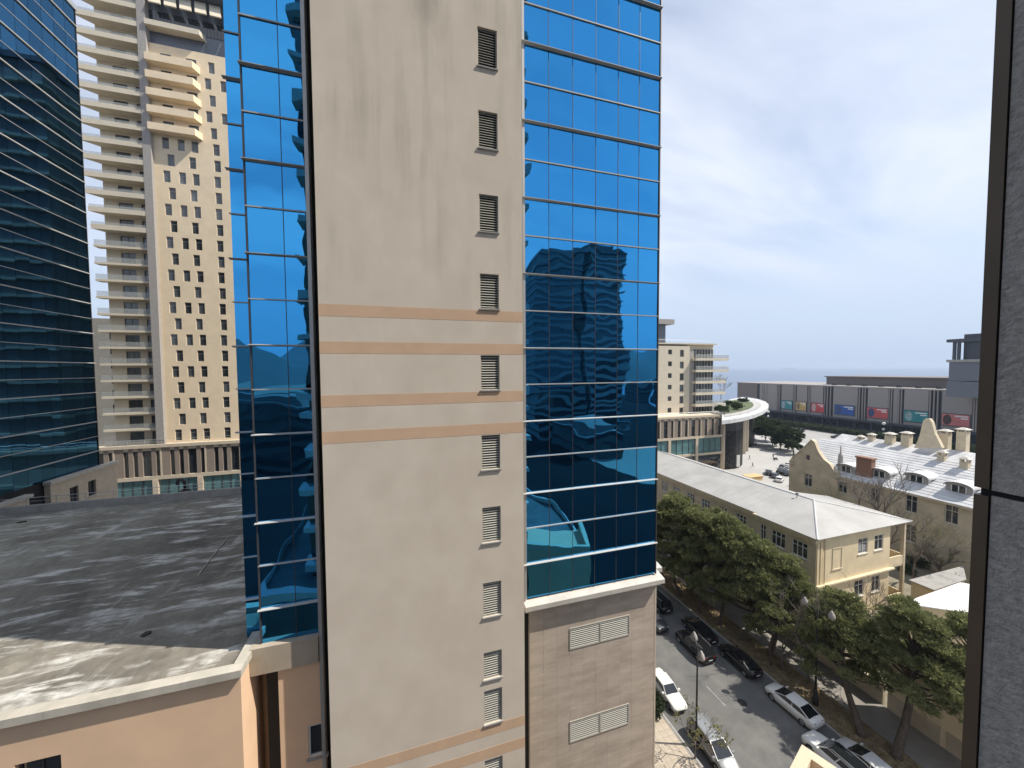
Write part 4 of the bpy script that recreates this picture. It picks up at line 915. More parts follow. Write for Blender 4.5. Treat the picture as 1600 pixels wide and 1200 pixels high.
m_ = MB(); holed(m_, frG, yN, yG0, 0, EG, hl, .3); part('street_wall', m_, MATS['tan_plaster'], G_)
for h in hl: window(frG, *h, G_, .2, .12, 1, 1, fm=MATS['concrete_light'])
frN = frame((GX-.25, 0, 0), (0, 1, 0), (-1, 0, 0))
m_ = MB(); holed(m_, frN, yG0, yG1, 0, EG+.4, [gw[0]], .3)
gp = [(yG0, EG+.4)]+[(onx(a, b, GX-.25).y, onx(a, b, GX-.25).z) for a, b in ((1304, 738), (1297, 727), (1287, 719), (1279, 707), (1273, 692), (1268, 688), (1262, 694), (1254, 702), (1246, 709), (1240, 713))]+[(yG1, EG+.4)]
m_.poly([(GX-.25, a, b) for a, b in gp])
for a, b in zip(gp, gp[1:]): m_.quad((GX-.25, *a), (GX+.4, *a), (GX+.4, *b), (GX-.25, *b))
m_.quad((GX-.25, yG0, 0), (GX+.4, yG0, 0), (GX+.4, yG0, EG+.4), (GX-.25, yG0, EG+.4))
m_.quad((GX-.25, yG1, 0), (GX+6, yG1, 0), (GX+6, yG1, EG+.4), (GX-.25, yG1, EG+.4))
part('gable', m_, MATS['tan_plaster'], G_)
window(frN, *gw[0], G_, .2, .12, 1, 1, fm=MATS['concrete_light'])
m_ = MB(); a, b, c, d = gw[1]; m_.fbox(frN, a, b, c, d, .0, .06); sg = part('attic_window', m_, MATS['frame_dark'], G_)
cp = MB()
for a, b in zip(gp, gp[1:]):
    cp.hexa([(GX-.4, a[0], a[1]), (GX+.5, a[0], a[1]), (GX+.5, b[0], b[1]), (GX-.4, b[0], b[1]), (GX-.4, a[0], a[1]+.25), (GX+.5, a[0], a[1]+.25), (GX+.5, b[0], b[1]+.25), (GX-.4, b[0], b[1]+.25)])
part('gable_coping', cp, MATS['cornice_cream'], G_)
for p, s in ((1237, 1), (1308, -1)):
    q = onx(p, 722 if s > 0 else 742, GX-.3); m_ = MB(); m_.lathe((GX-.1, q.y, q.z-.6), [(.55, 0), (.6, .25), (.35, .5), (.5, .8), (.3, 1.3), (.05, 1.6)], 12); part('finial', m_, MATS['tan_plaster'], G_, True)
# eave and roof: standing seam trays
RGX = 94.0; RGZ = 17.25
m_ = MB(); m_.box(GX-.4, GX-.01, yN, yG0-.01, EG-.3, EG+.02); part('eave', m_, MATS['cornice_cream'], G_)
nrow, ncol_ = 15, 7            # lapped metal courses parallel to the eave
for i in range(ncol_):
    for r_ in range(nrow):
        y0 = yN+(yG1-yN)*i/ncol_; y1 = yN+(yG1-yN)*(i+1)/ncol_
        if y1 > yG0+.1 and y0 < yG0-.1: y1 = yG0-.02 if r_ == 0 else y1
        t0, t1 = r_/nrow, (r_+1)/nrow; xs = GX-.45; k_ = RGZ-EG-.05
        if y0 >= yG0-.1 and r_ == 0: t0 = .6/nrow
        a, b = xs+(RGX-xs)*t0, xs+(RGX-xs)*t1; za, zb_2 = EG+.05+k_*t0, EG+.05+k_*t1
        m_ = MB(); m_.v = [(a, y0+.012, za+.055), (a, y1-.012, za+.055), (b, y1-.012, zb_2+.0), (b, y0+.012, zb_2+.0), (a, y0+.012, za-.05), (a, y1-.012, za-.05), (b, y1-.012, zb_2-.1), (b, y0+.012, zb_2-.1)]
        m_.f = [(0, 1, 2, 3), (7, 6, 5, 4), (0, 3, 7, 4), (1, 5, 6, 2), (0, 4, 5, 1), (3, 2, 6, 7)]; part('roof_sheet', m_, MATS['roof_white'], G_)
m_ = MB(); m_.quad((RGX, yN, RGZ), (RGX, yG1, RGZ), (RGX+12, yG1, EG), (RGX+12, yN, EG)); m_.poly([(RGX-9.5, yG1, EG), (RGX, yG1, RGZ), (RGX+12, yG1, EG)]); m_.quad((RGX+12, yN, 0), (RGX+12, yG1, 0), (RGX+12, yG1, EG), (RGX+12, yN, EG)); m_.quad((GX+.3, yG1-.01, 0), (RGX+12, yG1-.01, 0), (RGX+12, yG1-.01, EG), (GX+.3, yG1-.01, EG)); part('rear_roof', m_, MATS['roof_white'], G_)
# roof slope helper
def rz(x): return EG+.05+(x-(GX-.45))*(RGZ-EG)/(RGX-GX+.45)
def roof_pt(px, py):
    """point of the street slope under a pixel"""
    d = ray(px, py); k = (RGZ-EG)/(RGX-GX+.45)
    t = (EG+.05-(GX-.45)*k-H)/(d.z-k*d.x); return EYE+d*t
for px, py in ((1322, 738), (1374, 746), (1432, 754), (1498, 770)):       # eyebrow dormers
    q = roof_pt(px, py); w = 1.5; zb = q.z; x0 = q.x
    m_ = MB(); arc = [(w*math.cos(a), .95+.75*math.sin(a)) for a in [math.pi*i/10 for i in range(11)]]
    pf = [(w, 0)]+arc+[(-w, 0)]
    m_.poly([(x0, q.y+a, zb+b) for a, b in pf]); dm = part('dormer', m_, MATS['pier_grey'], G_)
    m_ = MB()
    for a, b in zip(arc, arc[1:]):
        xe = x0+4.2
        m_.quad((x0-.35, q.y+a[0]*1.12, zb+a[1]+.06), (xe, q.y+a[0]*1.12, zb+a[1]+.06), (xe, q.y+b[0]*1.12, zb+b[1]+.06), (x0-.35, q.y+b[0]*1.12, zb+b[1]+.06))
        m_.quad((x0-.35, q.y+a[0]*1.12, zb+a[1]-.04), (xe, q.y+a[0]*1.12, zb+a[1]-.04), (xe, q.y+b[0]*1.12, zb+b[1]-.04), (x0-.35, q.y+b[0]*1.12, zb+b[1]-.04))
        m_.quad((x0-.35, q.y+a[0]*1.12, zb+a[1]+.06), (x0-.35, q.y+b[0]*1.12, zb+b[1]+.06), (x0-.35, q.y+b[0]*1.12, zb+b[1]-.04), (x0-.35, q.y+a[0]*1.12, zb+a[1]-.04))
    part('dormer_roof', m_, MATS['roof_white'], dm)
    for s in (1, -1):
        m_ = MB(); m_.quad((x0, q.y+s*w, zb), (x0, q.y+s*w, zb+.95), (x0+1.4, q.y+s*w, zb+.95), (x0+.02, q.y+s*w, zb)); part('dormer_cheek', m_, MATS['roof_white'], dm)
    m_ = MB(); m_.box(x0-.06, x0-.01, q.y-.75, q.y+.75, zb+.1, zb+1.15); part('dormer_window', m_, MATS['window_glass'], dm)
    m_ = MB(); m_.box(x0-.10, x0-.02, q.y-.06, q.y+.06, zb+.1, zb+1.15); m_.box(x0-.1, x0-.02, q.y+.75, q.y+.87, zb+.1, zb+1.15); m_.box(x0-.1, x0-.02, q.y-.87, q.y-.75, zb+.1, zb+1.15); part('dormer_frame', m_, MATS['frame_white'], dm)
q = roof_pt(1352, 742)
CHm = MB(); CHm.box(q.x-.6, q.x+.6, q.y-1.2, q.y+1.2, q.z-1, q.z+3.2); CHm.box(q.x-.75, q.x+.75, q.y-1.35, q.y+1.35, q.z+3.2, q.z+3.5); part('brick_chimney', CHm, MATS['brick_red'], G_)
q = roof_pt(1313, 727); m_ = MB(); m_.lathe((q.x, q.y, q.z-.5), [(.5, 0), (.45, 1.5), (.4, 2.6), (.12, 3.2), (.08, 4.6)], 8); part('vent_turret', m_, MATS['pier_grey'], G_)
def chimney_at(p, w, h, parent, nm='chimney', dn=1.5):
    m_ = MB(); m_.box(p.x-w/2, p.x+w/2, p.y-w/2, p.y+w/2, p.z-dn, p.z+h); c_ = part(nm, m_, MATS['cornice_cream'], parent)
    m_ = MB()
    for sx in (-1, 1):
        for sy in (-1, 1): m_.box(p.x+sx*w*.38-.12, p.x+sx*w*.38+.12, p.y+sy*w*.38-.12, p.y+sy*w*.38+.12, p.z+h, p.z+h+.55)
    part('cap_posts', m_, MATS['cornice_cream'], c_)
    m_ = MB(); m_.hexa([(p.x-w*.7, p.y-w*.7, p.z+h+.55), (p.x+w*.7, p.y-w*.7, p.z+h+.55), (p.x+w*.7, p.y+w*.7, p.z+h+.55), (p.x-w*.7, p.y+w*.7, p.z+h+.55), (p.x-w*.2, p.y-w*.2, p.z+h+.95), (p.x+w*.2, p.y-w*.2, p.z+h+.95), (p.x+w*.2, p.y+w*.2, p.z+h+.95), (p.x-w*.2, p.y+w*.2, p.z+h+.95)]); part('cap', m_, MATS['concrete_light'], c_)
chimney_at(roof_pt(1472, 718), .95, .8, G_); chimney_at(roof_pt(1508, 730), 1.0, .9, G_)
# second range behind: white roofs, chimneys, stepped gable
G2 = thing('rear_white_roofed_house', 'white metal roofed range with cream chimneys and a pointed gable by the mall', 'building', (128, 52, 0))
yy0, yy1 = 30, 72; xA, xB, xC = 112, 122, 132; zE, zR = 10.5, 14.6
for i in range(24):
    a = yy0+(yy1-yy0)*i/24; b = yy0+(yy1-yy0)*(i+1)/24
    m_ = MB(); m_.v = [(xA, a+.02, zE), (xA, b-.02, zE), (xB, b-.02, zR), (xB, a+.02, zR), (xA, a+.02, zE-.1), (xA, b-.02, zE-.1), (xB, b-.02, zR-.1), (xB, a+.02, zR-.1)]; m_.f = [(0, 1, 2, 3), (7, 6, 5, 4), (0, 3, 7, 4), (1, 5, 6, 2), (0, 4, 5, 1), (3, 2, 6, 7)]; part('roof_tray', m_, MATS['roof_white'], G2)
m_ = MB(); m_.quad((xB, yy0, zR), (xB, yy1, zR), (xC, yy1, zE), (xC, yy0, zE)); part('rear_slope', m_, MATS['roof_white'], G2)
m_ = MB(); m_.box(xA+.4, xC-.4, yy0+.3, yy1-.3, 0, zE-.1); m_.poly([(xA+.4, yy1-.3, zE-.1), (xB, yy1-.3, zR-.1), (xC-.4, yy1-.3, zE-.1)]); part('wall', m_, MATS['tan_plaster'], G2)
gx = 118.0
gq = [(onx(a, b, gx).y, onx(a, b, gx).z) for a, b in ((1428, 700), (1434, 688), (1438, 676), (1442, 658), (1446, 654), (1452, 654), (1456, 660), (1460, 676), (1466, 688), (1472, 700))]
m_ = MB(); m_.poly([(gx, *p) for p in gq]); m_.poly([(gx+1.0, *p) for p in gq])
for a, b in zip(gq, gq[1:]): m_.quad((gx, *a), (gx+1, *a), (gx+1, *b), (gx, *b))
part('pointed_gable', m_, MATS['cornice_cream'], G2)
for px, py, X in ((1345, 688, 121), (1362, 685, 121), (1391, 684, 121), (1417, 683, 121), (1466, 682, 123), (1477, 680, 123), (1505, 678, 123)):
    d = ray(px, py); p = EYE+d*(X/d.x); p.z -= .6
    if p.y > yy1: p = Vector((p.x, p.y, p.z))
    chimney_at(p, 1.55 if px not in (1345, 1362) else 1.2, 1.1, G2, dn=5.0)
m_ = MB(); m_.quad((104, 36, 13.2), (104, 44, 13.2), (113, 44, 13.4), (113, 36, 13.4)); part('link_roof', m_, MATS['roof_white'], G2)

# ------------------------------------------------------------------ trees
def np_mesh(name, verts, faces, ma, org):
    me = bpy.data.meshes.new(name); v = np.asarray(verts, dtype=np.float32)-np.asarray(org, dtype=np.float32); f = np.asarray(faces, dtype=np.int32)
    me.vertices.add(len(v)); me.vertices.foreach_set('co', v.ravel()); me.loops.add(f.size); me.loops.foreach_set('vertex_index', f.ravel())
    me.polygons.add(len(f)); me.polygons.foreach_set('loop_start', np.arange(0, f.size, f.shape[1], dtype=np.int32)); me.polygons.foreach_set('loop_total', np.full(len(f), f.shape[1], dtype=np.int32))
    me.materials.append(ma); me.update(); me.validate(); return me
def blades(centers, outward, K, length, width, spread, rng):
    """K small pointed blades sprouting from every centre, mostly along `outward`."""
    n = len(centers); c = np.repeat(centers, K, 0); o = np.repeat(outward, K, 0)
    d = o+rng.normal(0, spread, (n*K, 3)); d /= np.linalg.norm(d, axis=1, keepdims=True)+1e-9
    s = np.cross(d, rng.normal(0, 1, (n*K, 3))); s /= np.linalg.norm(s, axis=1, keepdims=True)+1e-9
    ln = length*rng.uniform(.6, 1.25, (n*K, 1)); w = width*rng.uniform(.7, 1.3, (n*K, 1))
    b = c+rng.normal(0, length*.16, (n*K, 3))
    v = np.stack([b-s*w*.35, b+d*ln*.55-s*w, b+d*ln, b+d*ln*.55+s*w, ], 1).reshape(-1, 3)
    f = np.arange(n*K*4).reshape(-1, 4); return v, f
def crown_part(parent, clumps, ma, n_per, K, length, width, spread, rng, up=.5, name='crown'):
    C, Od = [], []
    for (x, y, z, rx, ry, rz_) in clumps:
        n = max(6, int(n_per*rx*ry)); u = rng.normal(0, 1, (n, 3)); u /= np.linalg.norm(u, axis=1, keepdims=True)
        u[:, 2] = np.where(u[:, 2] < -.25, -u[:, 2]*.6, u[:, 2])
        rr = rng.uniform(.55, 1.05, (n, 1)); C.append(np.array([x, y, z])+u*np.array([rx, ry, rz_])*rr)
        o = u*np.array([1, 1, 1.2]); o[:, 2] += up; Od.append(o/np.linalg.norm(o, axis=1, keepdims=True))
    v, f = blades(np.concatenate(C), np.concatenate(Od), K, length, width, spread, rng)
    me = np_mesh(name, v, f, ma, ORG[parent]); o = bpy.data.objects.new(name, me); COL.objects.link(o); o.parent = parent; ORG[o] = ORG[parent]; return o

def pine(base, crown_c, crown_r, top, low, label, seed, nclump=16, lean=None, trunk_r=.22, group='pines along the street'):
    rng = np.random.default_rng(seed); rd = random.Random(seed)
    t = thing('pine_tree', label, 'tree', (base[0], base[1], .1), group)
    b = Vector((base[0], base[1], .1)); c = Vector((crown_c[0], crown_c[1], (top+low)/2))
    fork = b.lerp(Vector((c.x, c.y, low)), .9); fork.z = max(low-.1, 2.2)
    mid = b.lerp(fork, .5)+Vector((rd.uniform(-.3, .3), rd.uniform(-.3, .3), 0))
    tm = MB().tube([b-Vector((0, 0, .2)), b+Vector((0, 0, .3)), mid, fork, Vector((c.x, c.y, top-1.2))], [trunk_r*1.5, trunk_r*1.1, trunk_r*.9, trunk_r*.75, .05], 9)
    part('trunk', tm, MATS['bark'], t, True)
    clumps = []; lb = MB()
    nclump = int(nclump*2.0)
    for i in range(nclump):
        a = 2*math.pi*(i*.618)+rd.uniform(-.3, .3); k = (i+.5)/nclump; rr = math.sqrt(k)
        z = top-.7-(top-low)*(.06+.85*k**1.25)+rd.uniform(-.9, .9)
        p = Vector((c.x+crown_r*rr*math.cos(a)*.85, c.y+crown_r*rr*math.sin(a)*.85, z))
        s = rd.uniform(.7, 1.35)*crown_r*.235
        clumps.append((p.x, p.y, p.z, s*1.1, s*1.1, s*.66))
        f0 = fork.lerp(Vector((c.x, c.y, top-1.2)), max(0, min(.9, (z-low)/(top-low)-.15)))
        lb.tube([f0, f0.lerp(p, .55)+Vector((0, 0, -.25)), p], [.10, .07, .02], 5)
        if rd.random() < .55:
            q = p+Vector((rd.uniform(-1, 1)*s, rd.uniform(-1, 1)*s, rd.uniform(-.4, .7)*s)); clumps.append((q.x, q.y, q.z, s*.6, s*.6, s*.4))
    part('limbs', lb, MATS['bark'], t, True)
    crown_part(t, clumps, MATS['needles'], 105, 12, .34, .04, .5, rng)
    return t
def XY(px): p = onz(*px); return (p.x, p.y)
pine(XY((1063, 933)), (38.4, 44.0), 4.6, 15.2, 3.6, 'tall pine at the far end of the row next to the glass corner', 1, 24)
pine(XY((1093, 957)), (39.6, 39.9), 4.4, 14.6, 3.6, 'dense pine second from the far end of the street row', 2, 24)
pine(XY((1126, 978)), (41.0, 37.0), 4.3, 14.4, 3.5, 'bushy pine between the black saloon and the long pale roof', 3, 24)
pine((39.6, 33.4), (41.8, 33.4), 4.1, 13.0, 3.4, 'broad pine in front of the projecting bay of the yellow house', 4, 22)
pine((40.4, 30.3), (43.6, 30.8), 3.1, 11.2, 5.0, 'lower pine spreading over the yard wall beside the end wall', 5, 18)
pine((42.0, 47.5), (42.4, 47.6), 4.0, 13.6, 5.0, 'pine against the far street front of the yellow house', 6, 20)
pine((41.2, 43.2), (44.0, 42.0), 3.7, 12.6, 4.6, 'pine squeezed between the row and the yellow house wall', 7, 18)
pine((39.4, 29.4), (40.0, 29.6), 2.2, 7.8, 4.0, 'small low pine beside the leaning pale trunks', 8, 11, trunk_r=.12)
pine(XY((1345, 1150)), (41.4, 24.0), 3.5, 11.6, 3.6, 'leaning pine near the white saloon with dark forked trunk', 9, 20, trunk_r=.3)
pine(XY((1400, 1185)), (43.4, 19.6), 3.8, 12.8, 4.6, 'nearest thick trunked pine standing over the ochre yard wall', 10, 22, trunk_r=.32)
pine((46.6, 27.6), (45.2, 27.2), 3.0, 9.2, 3.4, 'low spreading pine rising just behind the low garden wall', 13, 16, trunk_r=.2)
pine((42.6, 15.2), (46.6, 17.0), 3.2, 12.6, 6.5, 'pine reaching over the white shed roof beside the granite edge', 12, 18, trunk_r=.28)

def bare_tree(nm, base, h, label, seed, r0=.16, spread=.75, depth=5, leaf=0.0, leafmat='leaf_spring', group=None, first=.35, z0=0.0, lean=(0, 0)):
    rd = random.Random(seed); rng = np.random.default_rng(seed)
    t = thing(nm, label, 'tree', (base[0], base[1], z0), group); tr = MB(); tw = MB(); tips = []
    def grow(p, d, ln, r, lev):
        q = p+d*ln; md = p.lerp(q, .5)+Vector((rd.uniform(-1, 1), rd.uniform(-1, 1), rd.uniform(-.3, .3)))*ln*.07
        (tr if lev < 2 else tw).tube([p, md, q], [r, r*.85, r*.68], 7 if lev < 2 else 4)
        if lev >= 3: tips.append((q, d))
        if lev >= depth: return
        for i in range(rd.choice((2, 3, 3)) if lev else 4):
            v = Vector((rd.uniform(-1, 1), rd.uniform(-1, 1), rd.uniform(-.1, .7)))
            grow(q if i < 2 else p.lerp(q, rd.uniform(.5, .95)), (d*.8+v*spread).normalized(), ln*rd.uniform(.62, .86), max(r*.62, .012), lev+1)
    grow(Vector((base[0], base[1], z0-.1)), Vector((lean[0], lean[1], 1)).normalized(), h*first, r0, 0)
    part('trunk', tr, MATS['bark_grey'], t, True); part('twigs', tw, MATS['bark_grey'], t)
    if leaf and tips:
        c = np.array([tuple(p) for p, d in tips]); o = np.array([tuple(d) for p, d in tips]); sel = rng.random(len(c)) < leaf
        if sel.sum() > 3:
            v, f = blades(c[sel], o[sel], 5, .15, .045, .9, rng); me = np_mesh('leaves', v, f, MATS[leafmat], ORG[t]); ob = bpy.data.objects.new('leaves', me); COL.objects.link(ob); ob.parent = t
    return t
bare_tree('bare_tree', (73.5, 38.2), 15.5, 'leafless tree with thick trunk in front of the brick chimney', 21, .34, .62, 6)
p = onz(1468, 892); bare_tree('bare_tree', (p.x-2.5, p.y-1), 10.5, 'wide branching leafless tree in the yard before the gabled house', 22, .26, .8, 6, .12, first=.16)
bare_tree('budding_tree', (76, 34.6), 11, 'thin tree with first yellow green buds by the gabled house wall', 23, .14, .6, 5, .6)
bare_tree('budding_tree', (77, 47), 9.8, 'yellow green budding tree below the curved gable', 24, .14, .6, 5, .95)
bare_tree('bare_tree', (74.5, 28.5), 7.5, 'low tangled bare tree behind the grey lean-to roof', 26, .16, .9, 6, .2, first=.2)
bare_tree('bare_tree', (41.2, 26.6), 9.2, 'leafless grey twigged tree around the street lamp', 25, .13, .7, 6)
bare_tree('bare_tree', (39.9, 28.6), 5.5, 'pale forked sapling trunks beside the small low pine', 27, .12, .5, 4, first=.5)
bare_tree('bare_tree', (50.5, 26.5), 8.4, 'pinkish bare tree in the yard before the end wall windows', 29, .12, .6, 6, first=.35)
p = onz(1086, 1186); bare_tree('sapling', (p.x, p.y), 4.0, 'sparse sapling with few new leaves beside the silver minivan', 28, .07, .75, 5, .45, first=.38)

def bush(nm, c, r, label, seed, ma='leaf_dark', trunk=0.0, group=None, n=60, ln=.3, wd=.1):
    rng = np.random.default_rng(seed); rd = random.Random(seed); t = thing(nm, label, 'tree' if trunk else 'shrub', (c[0], c[1], c[2]), group)
    if trunk: part('trunk', MB().tube([(c[0], c[1], c[2]), (c[0]+.1, c[1], c[2]+trunk+r*.5)], [.22, .1], 7), MATS['bark'], t)
    cl = []
    for i in range(9):
        a = rd.uniform(0, 6.28); q = rd.uniform(.1, .65)*r; s = rd.uniform(.38, .62)*r
        cl.append((c[0]+q*math.cos(a), c[1]+q*math.sin(a), c[2]+trunk+r*(rd.uniform(.35, 1.1) if trunk else rd.uniform(.1, .55)), s, s, s*.85))
    st = MB()
    for x, y, z, *_ in cl: st.tube([(c[0], c[1], c[2]+trunk*.8), (x, y, z)], [.05, .02], 4)
    part('branches', st, MATS['bark'], t)
    crown_part(t, cl, MATS[ma], n, 8, ln, wd, .8, rng, .3); return t
p = onz(1036, 1112); bush('shrub', (p.x-.9, p.y+.6, .1), 1.5, 'dark round shrub at the tower corner beside the old white saloon', 41, n=110, ln=.2, wd=.05, trunk=0)
p = onz(1026, 1205); bush('shrub', (p.x-1.2, p.y-.8, .1), 1.3, 'dark shrub on the pale paving by the stone corner', 42, n=110, ln=.2, wd=.05)
for i, (px, py, r_) in enumerate(((1196, 689, 6.0), (1207, 697, 6.0), (1219, 703, 5.6), (1231, 703, 5.4), (1186, 677, 5.4), (1176, 675, 5.0))):
    q = onz(px, py); bush('plaza_tree', (q.x, q.y, 0), r_, ('dark evergreen standing over the parked black car by the far entrance', 'dark evergreen in the middle of the plaza clump', 'rounded dark evergreen between the middle one and the near tip', 'broad dark evergreen next to the low one at the tip of the clump', 'dark evergreen right behind the rounded entrance wall', 'dark evergreen half hidden by the white terrace roof')[i], 50+i, trunk=1.2, group='evergreens on the plaza', n=14, ln=.9, wd=.30)
q = onz(1240, 711); bush('plaza_tree', (q.x, q.y, 0), 3.6, 'low dark evergreen at the near tip of the plaza clump', 60, trunk=.6, n=12, ln=.7, wd=.25)
for i, (px, py, r_) in enumerate(((1150, 640, 2.6), (1140, 634, 2.2), (1128, 644, 2.4), (1160, 628, 2.0))):
    q = onz(px, py, 19.7); bush('terrace_shrub', (q.x, q.y, 19.7), r_, ('largest green shrub in the middle of the curved terrace lawn', 'green shrub at the foot of the slender terrace tree', 'green shrub by the apartment block end of the terrace lawn', 'small green shrub at the sea end of the terrace lawn')[i], 70+i, 'leaf_hedge', group='shrubs on the terrace lawn', n=22, ln=.4, wd=.14)
q = onz(1138, 625, 19.7); bare_tree('terrace_tree', (q.x, q.y+4), 10.5, 'slender pale bare tree growing on the curved terrace', 81, .14, .35, 5, .8, z0=19.6)
# clipped hedge in front of the mall
hd = thing('hedge', 'long clipped dark hedge between the avenue and the mall', 'hedge', (212, 120, 0)); rng = np.random.default_rng(90)
n = 9000; C_ = np.stack([rng.uniform(210.5, 214.5, n), rng.uniform(40, 190, n), rng.uniform(.3, 2.6, n)], 1); v, f = blades(C_, np.tile([0, 0, 1.0], (n, 1)), 4, .9, .3, .9, rng)
o = bpy.data.objects.new('foliage', np_mesh('foliage', v, f, MATS['leaf_hedge'], ORG[hd])); COL.objects.link(o); o.parent = hd; o['kind'] = 'stuff'

# scattered dry leaf litter on the earth strip
n = 5000; rng = np.random.default_rng(91); C_ = np.stack([rng.uniform(KX+.3, 41.2, n), rng.uniform(10, 50, n), np.full(n, .2)], 1)
v, f = blades(C_, np.tile([0, 0, .25], (n, 1)), 2, .14, .05, .8, rng); mat('litter', (0.24, 0.17, 0.08), .9, var=.3, scale=3)
o = bpy.data.objects.new('leaf_litter', np_mesh('leaf_litter', v, f, MATS['litter'], (0, 0, 0))); COL.objects.link(o); tag(o, 'dry brown leaf litter and weeds on the earth strip', 'litter', kind='stuff')

# ------------------------------------------------------------------ cars
def paint(name, col, rough=.25, metal=.3):
    ma = mat(name, col, rough, metal, var=.02); b = ma.node_tree.nodes['Principled BSDF']; b.inputs['Coat Weight'].default_value = .35; b.inputs['Coat Roughness'].default_value = .12; return ma
paint('paint_white', (0.72, 0.71, 0.69), .35, 0); paint('paint_black', (0.008, 0.008, 0.010), .25, .0); paint('paint_dark_blue', (0.020, 0.026, 0.036), .25, .3)
paint('paint_silver', (0.38, 0.385, 0.38), .3, .6); paint('paint_grey', (0.10, 0.105, 0.11), .3, .5); paint('paint_old_white', (0.66, 0.66, 0.62), .4, 0)
paint('paint_pearl', (0.58, 0.58, 0.58), .32, .2); paint('paint_red', (0.25, .02, .02), .3, .1)
def car(kind, pm, label, loc, heading, group, roof=None, Lc=None, detail=True):
    """x forward; lofted body, separate roof and glass, four wheels, lamps, mirrors, plates."""
    S = dict(saloon=dict(L=4.65, W=1.82, H=1.46, belt=.98, ws=(1.28, .28), rs=(-.95, -2.02), hood=.96, tail=1.06),
             old=dict(L=4.7, W=1.74, H=1.42, belt=.90, ws=(.80, .25), rs=(-1.05, -1.55), hood=.88, tail=.95),
             suv=dict(L=4.8, W=1.93, H=1.74, belt=1.12, ws=(1.05, .35), rs=(-1.85, -2.25), hood=1.08, tail=1.10),
             van=dict(L=4.6, W=1.85, H=1.72, belt=1.05, ws=(1.35, .45), rs=(-1.85, -2.15), hood=1.02, tail=1.06),
             hatch=dict(L=4.1, W=1.75, H=1.50, belt=.95, ws=(1.0, .3), rs=(-1.35, -1.85), hood=.94, tail=.98))[kind]
    L_, W, Hc, belt = S['L'], S['W']/2, S['H'], S['belt']; h = L_/2
    t = thing('parked_car', label, 'car', (0, 0, 0), group)
    sts = [(-h, .80, .42, .74), (-h+.10, .93, .26, S['tail']-.06), (-h+.42, .985, .20, S['tail']), (S['rs'][1]+.25, 1.0, .18, belt), (0, 1.0, .18, belt-.01), (S['ws'][0], 1.0, .18, belt-.02),
           (S['ws'][0]+.25, .99, .18, S['hood']), (h-.55, .96, .20, S['hood']-.09), (h-.16, .90, .26, S['hood']-.20), (h, .74, .40, S['hood']-.32)]
    ring = lambda w, z0, z1: [(-.86*w, z0), (-w, z0+.14), (-w*1.005, (z0+z1)*.55), (-w*.955, z1-.06), (-w*.84, z1), (0, z1+.03), (w*.84, z1), (w*.955, z1-.06), (w*1.005, (z0+z1)*.55), (w, z0+.14), (.86*w, z0)]
    m_ = MB(); k = 11
    for x, wf, z0, z1 in sts: m_.v += [(x, a, b) for a, b in ring(W*wf, z0, z1)]
    for i in range(len(sts)-1):
        for j in range(k): a = i*k+j; b = i*k+(j+1) % k; m_.f.append((a, b, b+k, a+k))
    m_.f.append(tuple(range(k))); m_.f.append(tuple((len(sts)-1)*k+j for j in reversed(range(k))))
    part('body', m_, pm, t, True)
    # cabin: belt ring and roof ring
    wb, wr = W*.93, W*.73; xf0, xf1 = S['ws'][0]+.12, S['ws'][1]; xr1, xr0 = S['rs'][0], S['rs'][1]
    bl = [(xf0, -wb*.93), (xf0, wb*.93), (xr0, wb*.93), (xr0, -wb*.93)]; rf = [(xf1, -wr), (xf1, wr), (xr1, wr), (xr1, -wr)]
    zb, zr = belt-.03, Hc-.05
    P = lambda a, b, tt: ((a[0]+(b[0]-a[0])*tt), (a[1]+(b[1]-a[1])*tt), zb+(zr-zb)*tt)
    m_ = MB(); m_.v = [(x, y, zb) for x, y in bl]+[(x, y, zr) for x, y in rf]; m_.f = [(0, 1, 5, 4), (1, 2, 6, 5), (2, 3, 7, 6), (3, 0, 4, 7)]; part('pillars', m_, pm, t)
    # roof skin with crown
    m_ = MB(); nx_, ny_ = 6, 6
    for i in range(nx_+1):
        for j in range(ny_+1):
            u_, v_ = i/nx_, j/ny_*2-1; m_.v.append((xf1+.03+(xr1-xf1-.06)*u_, v_*(wr+.015), zr-.012+.055*(1-v_**2)**.6*min(1, 4*u_+.1, 4*(1-u_)+.1)))
    for i in range(nx_):
        for j in range(ny_): a = i*(ny_+1)+j; m_.f.append((a, a+1, a+ny_+2, a+ny_+1))
    part('roof', m_, roof or pm, t, True)
    def inset(q, s, off, lo=.06, hi=.94):
        c = [Vector(v) for v in q]; n_ = (c[1]-c[0]).cross(c[3]-c[0]).normalized(); ce = sum(c, Vector())/4
        if n_.dot(ce-Vector((0, 0, .5))) < 0: n_ = -n_
        return [ce+(v-ce)*s+n_*off for v in c]
    def pan(a, b, c, d): return [(*bl[a], zb), (*bl[b], zb), (*rf[c], zr), (*rf[d], zr)]
    m_ = MB(); m_.poly(inset(pan(0, 1, 1, 0), .93, .012)); part('windscreen', m_, MATS['car_glass'], t)
    m_ = MB(); m_.poly(inset(pan(2, 3, 3, 2), .90, .012)); part('rear_window', m_, MATS['car_glass'], t)
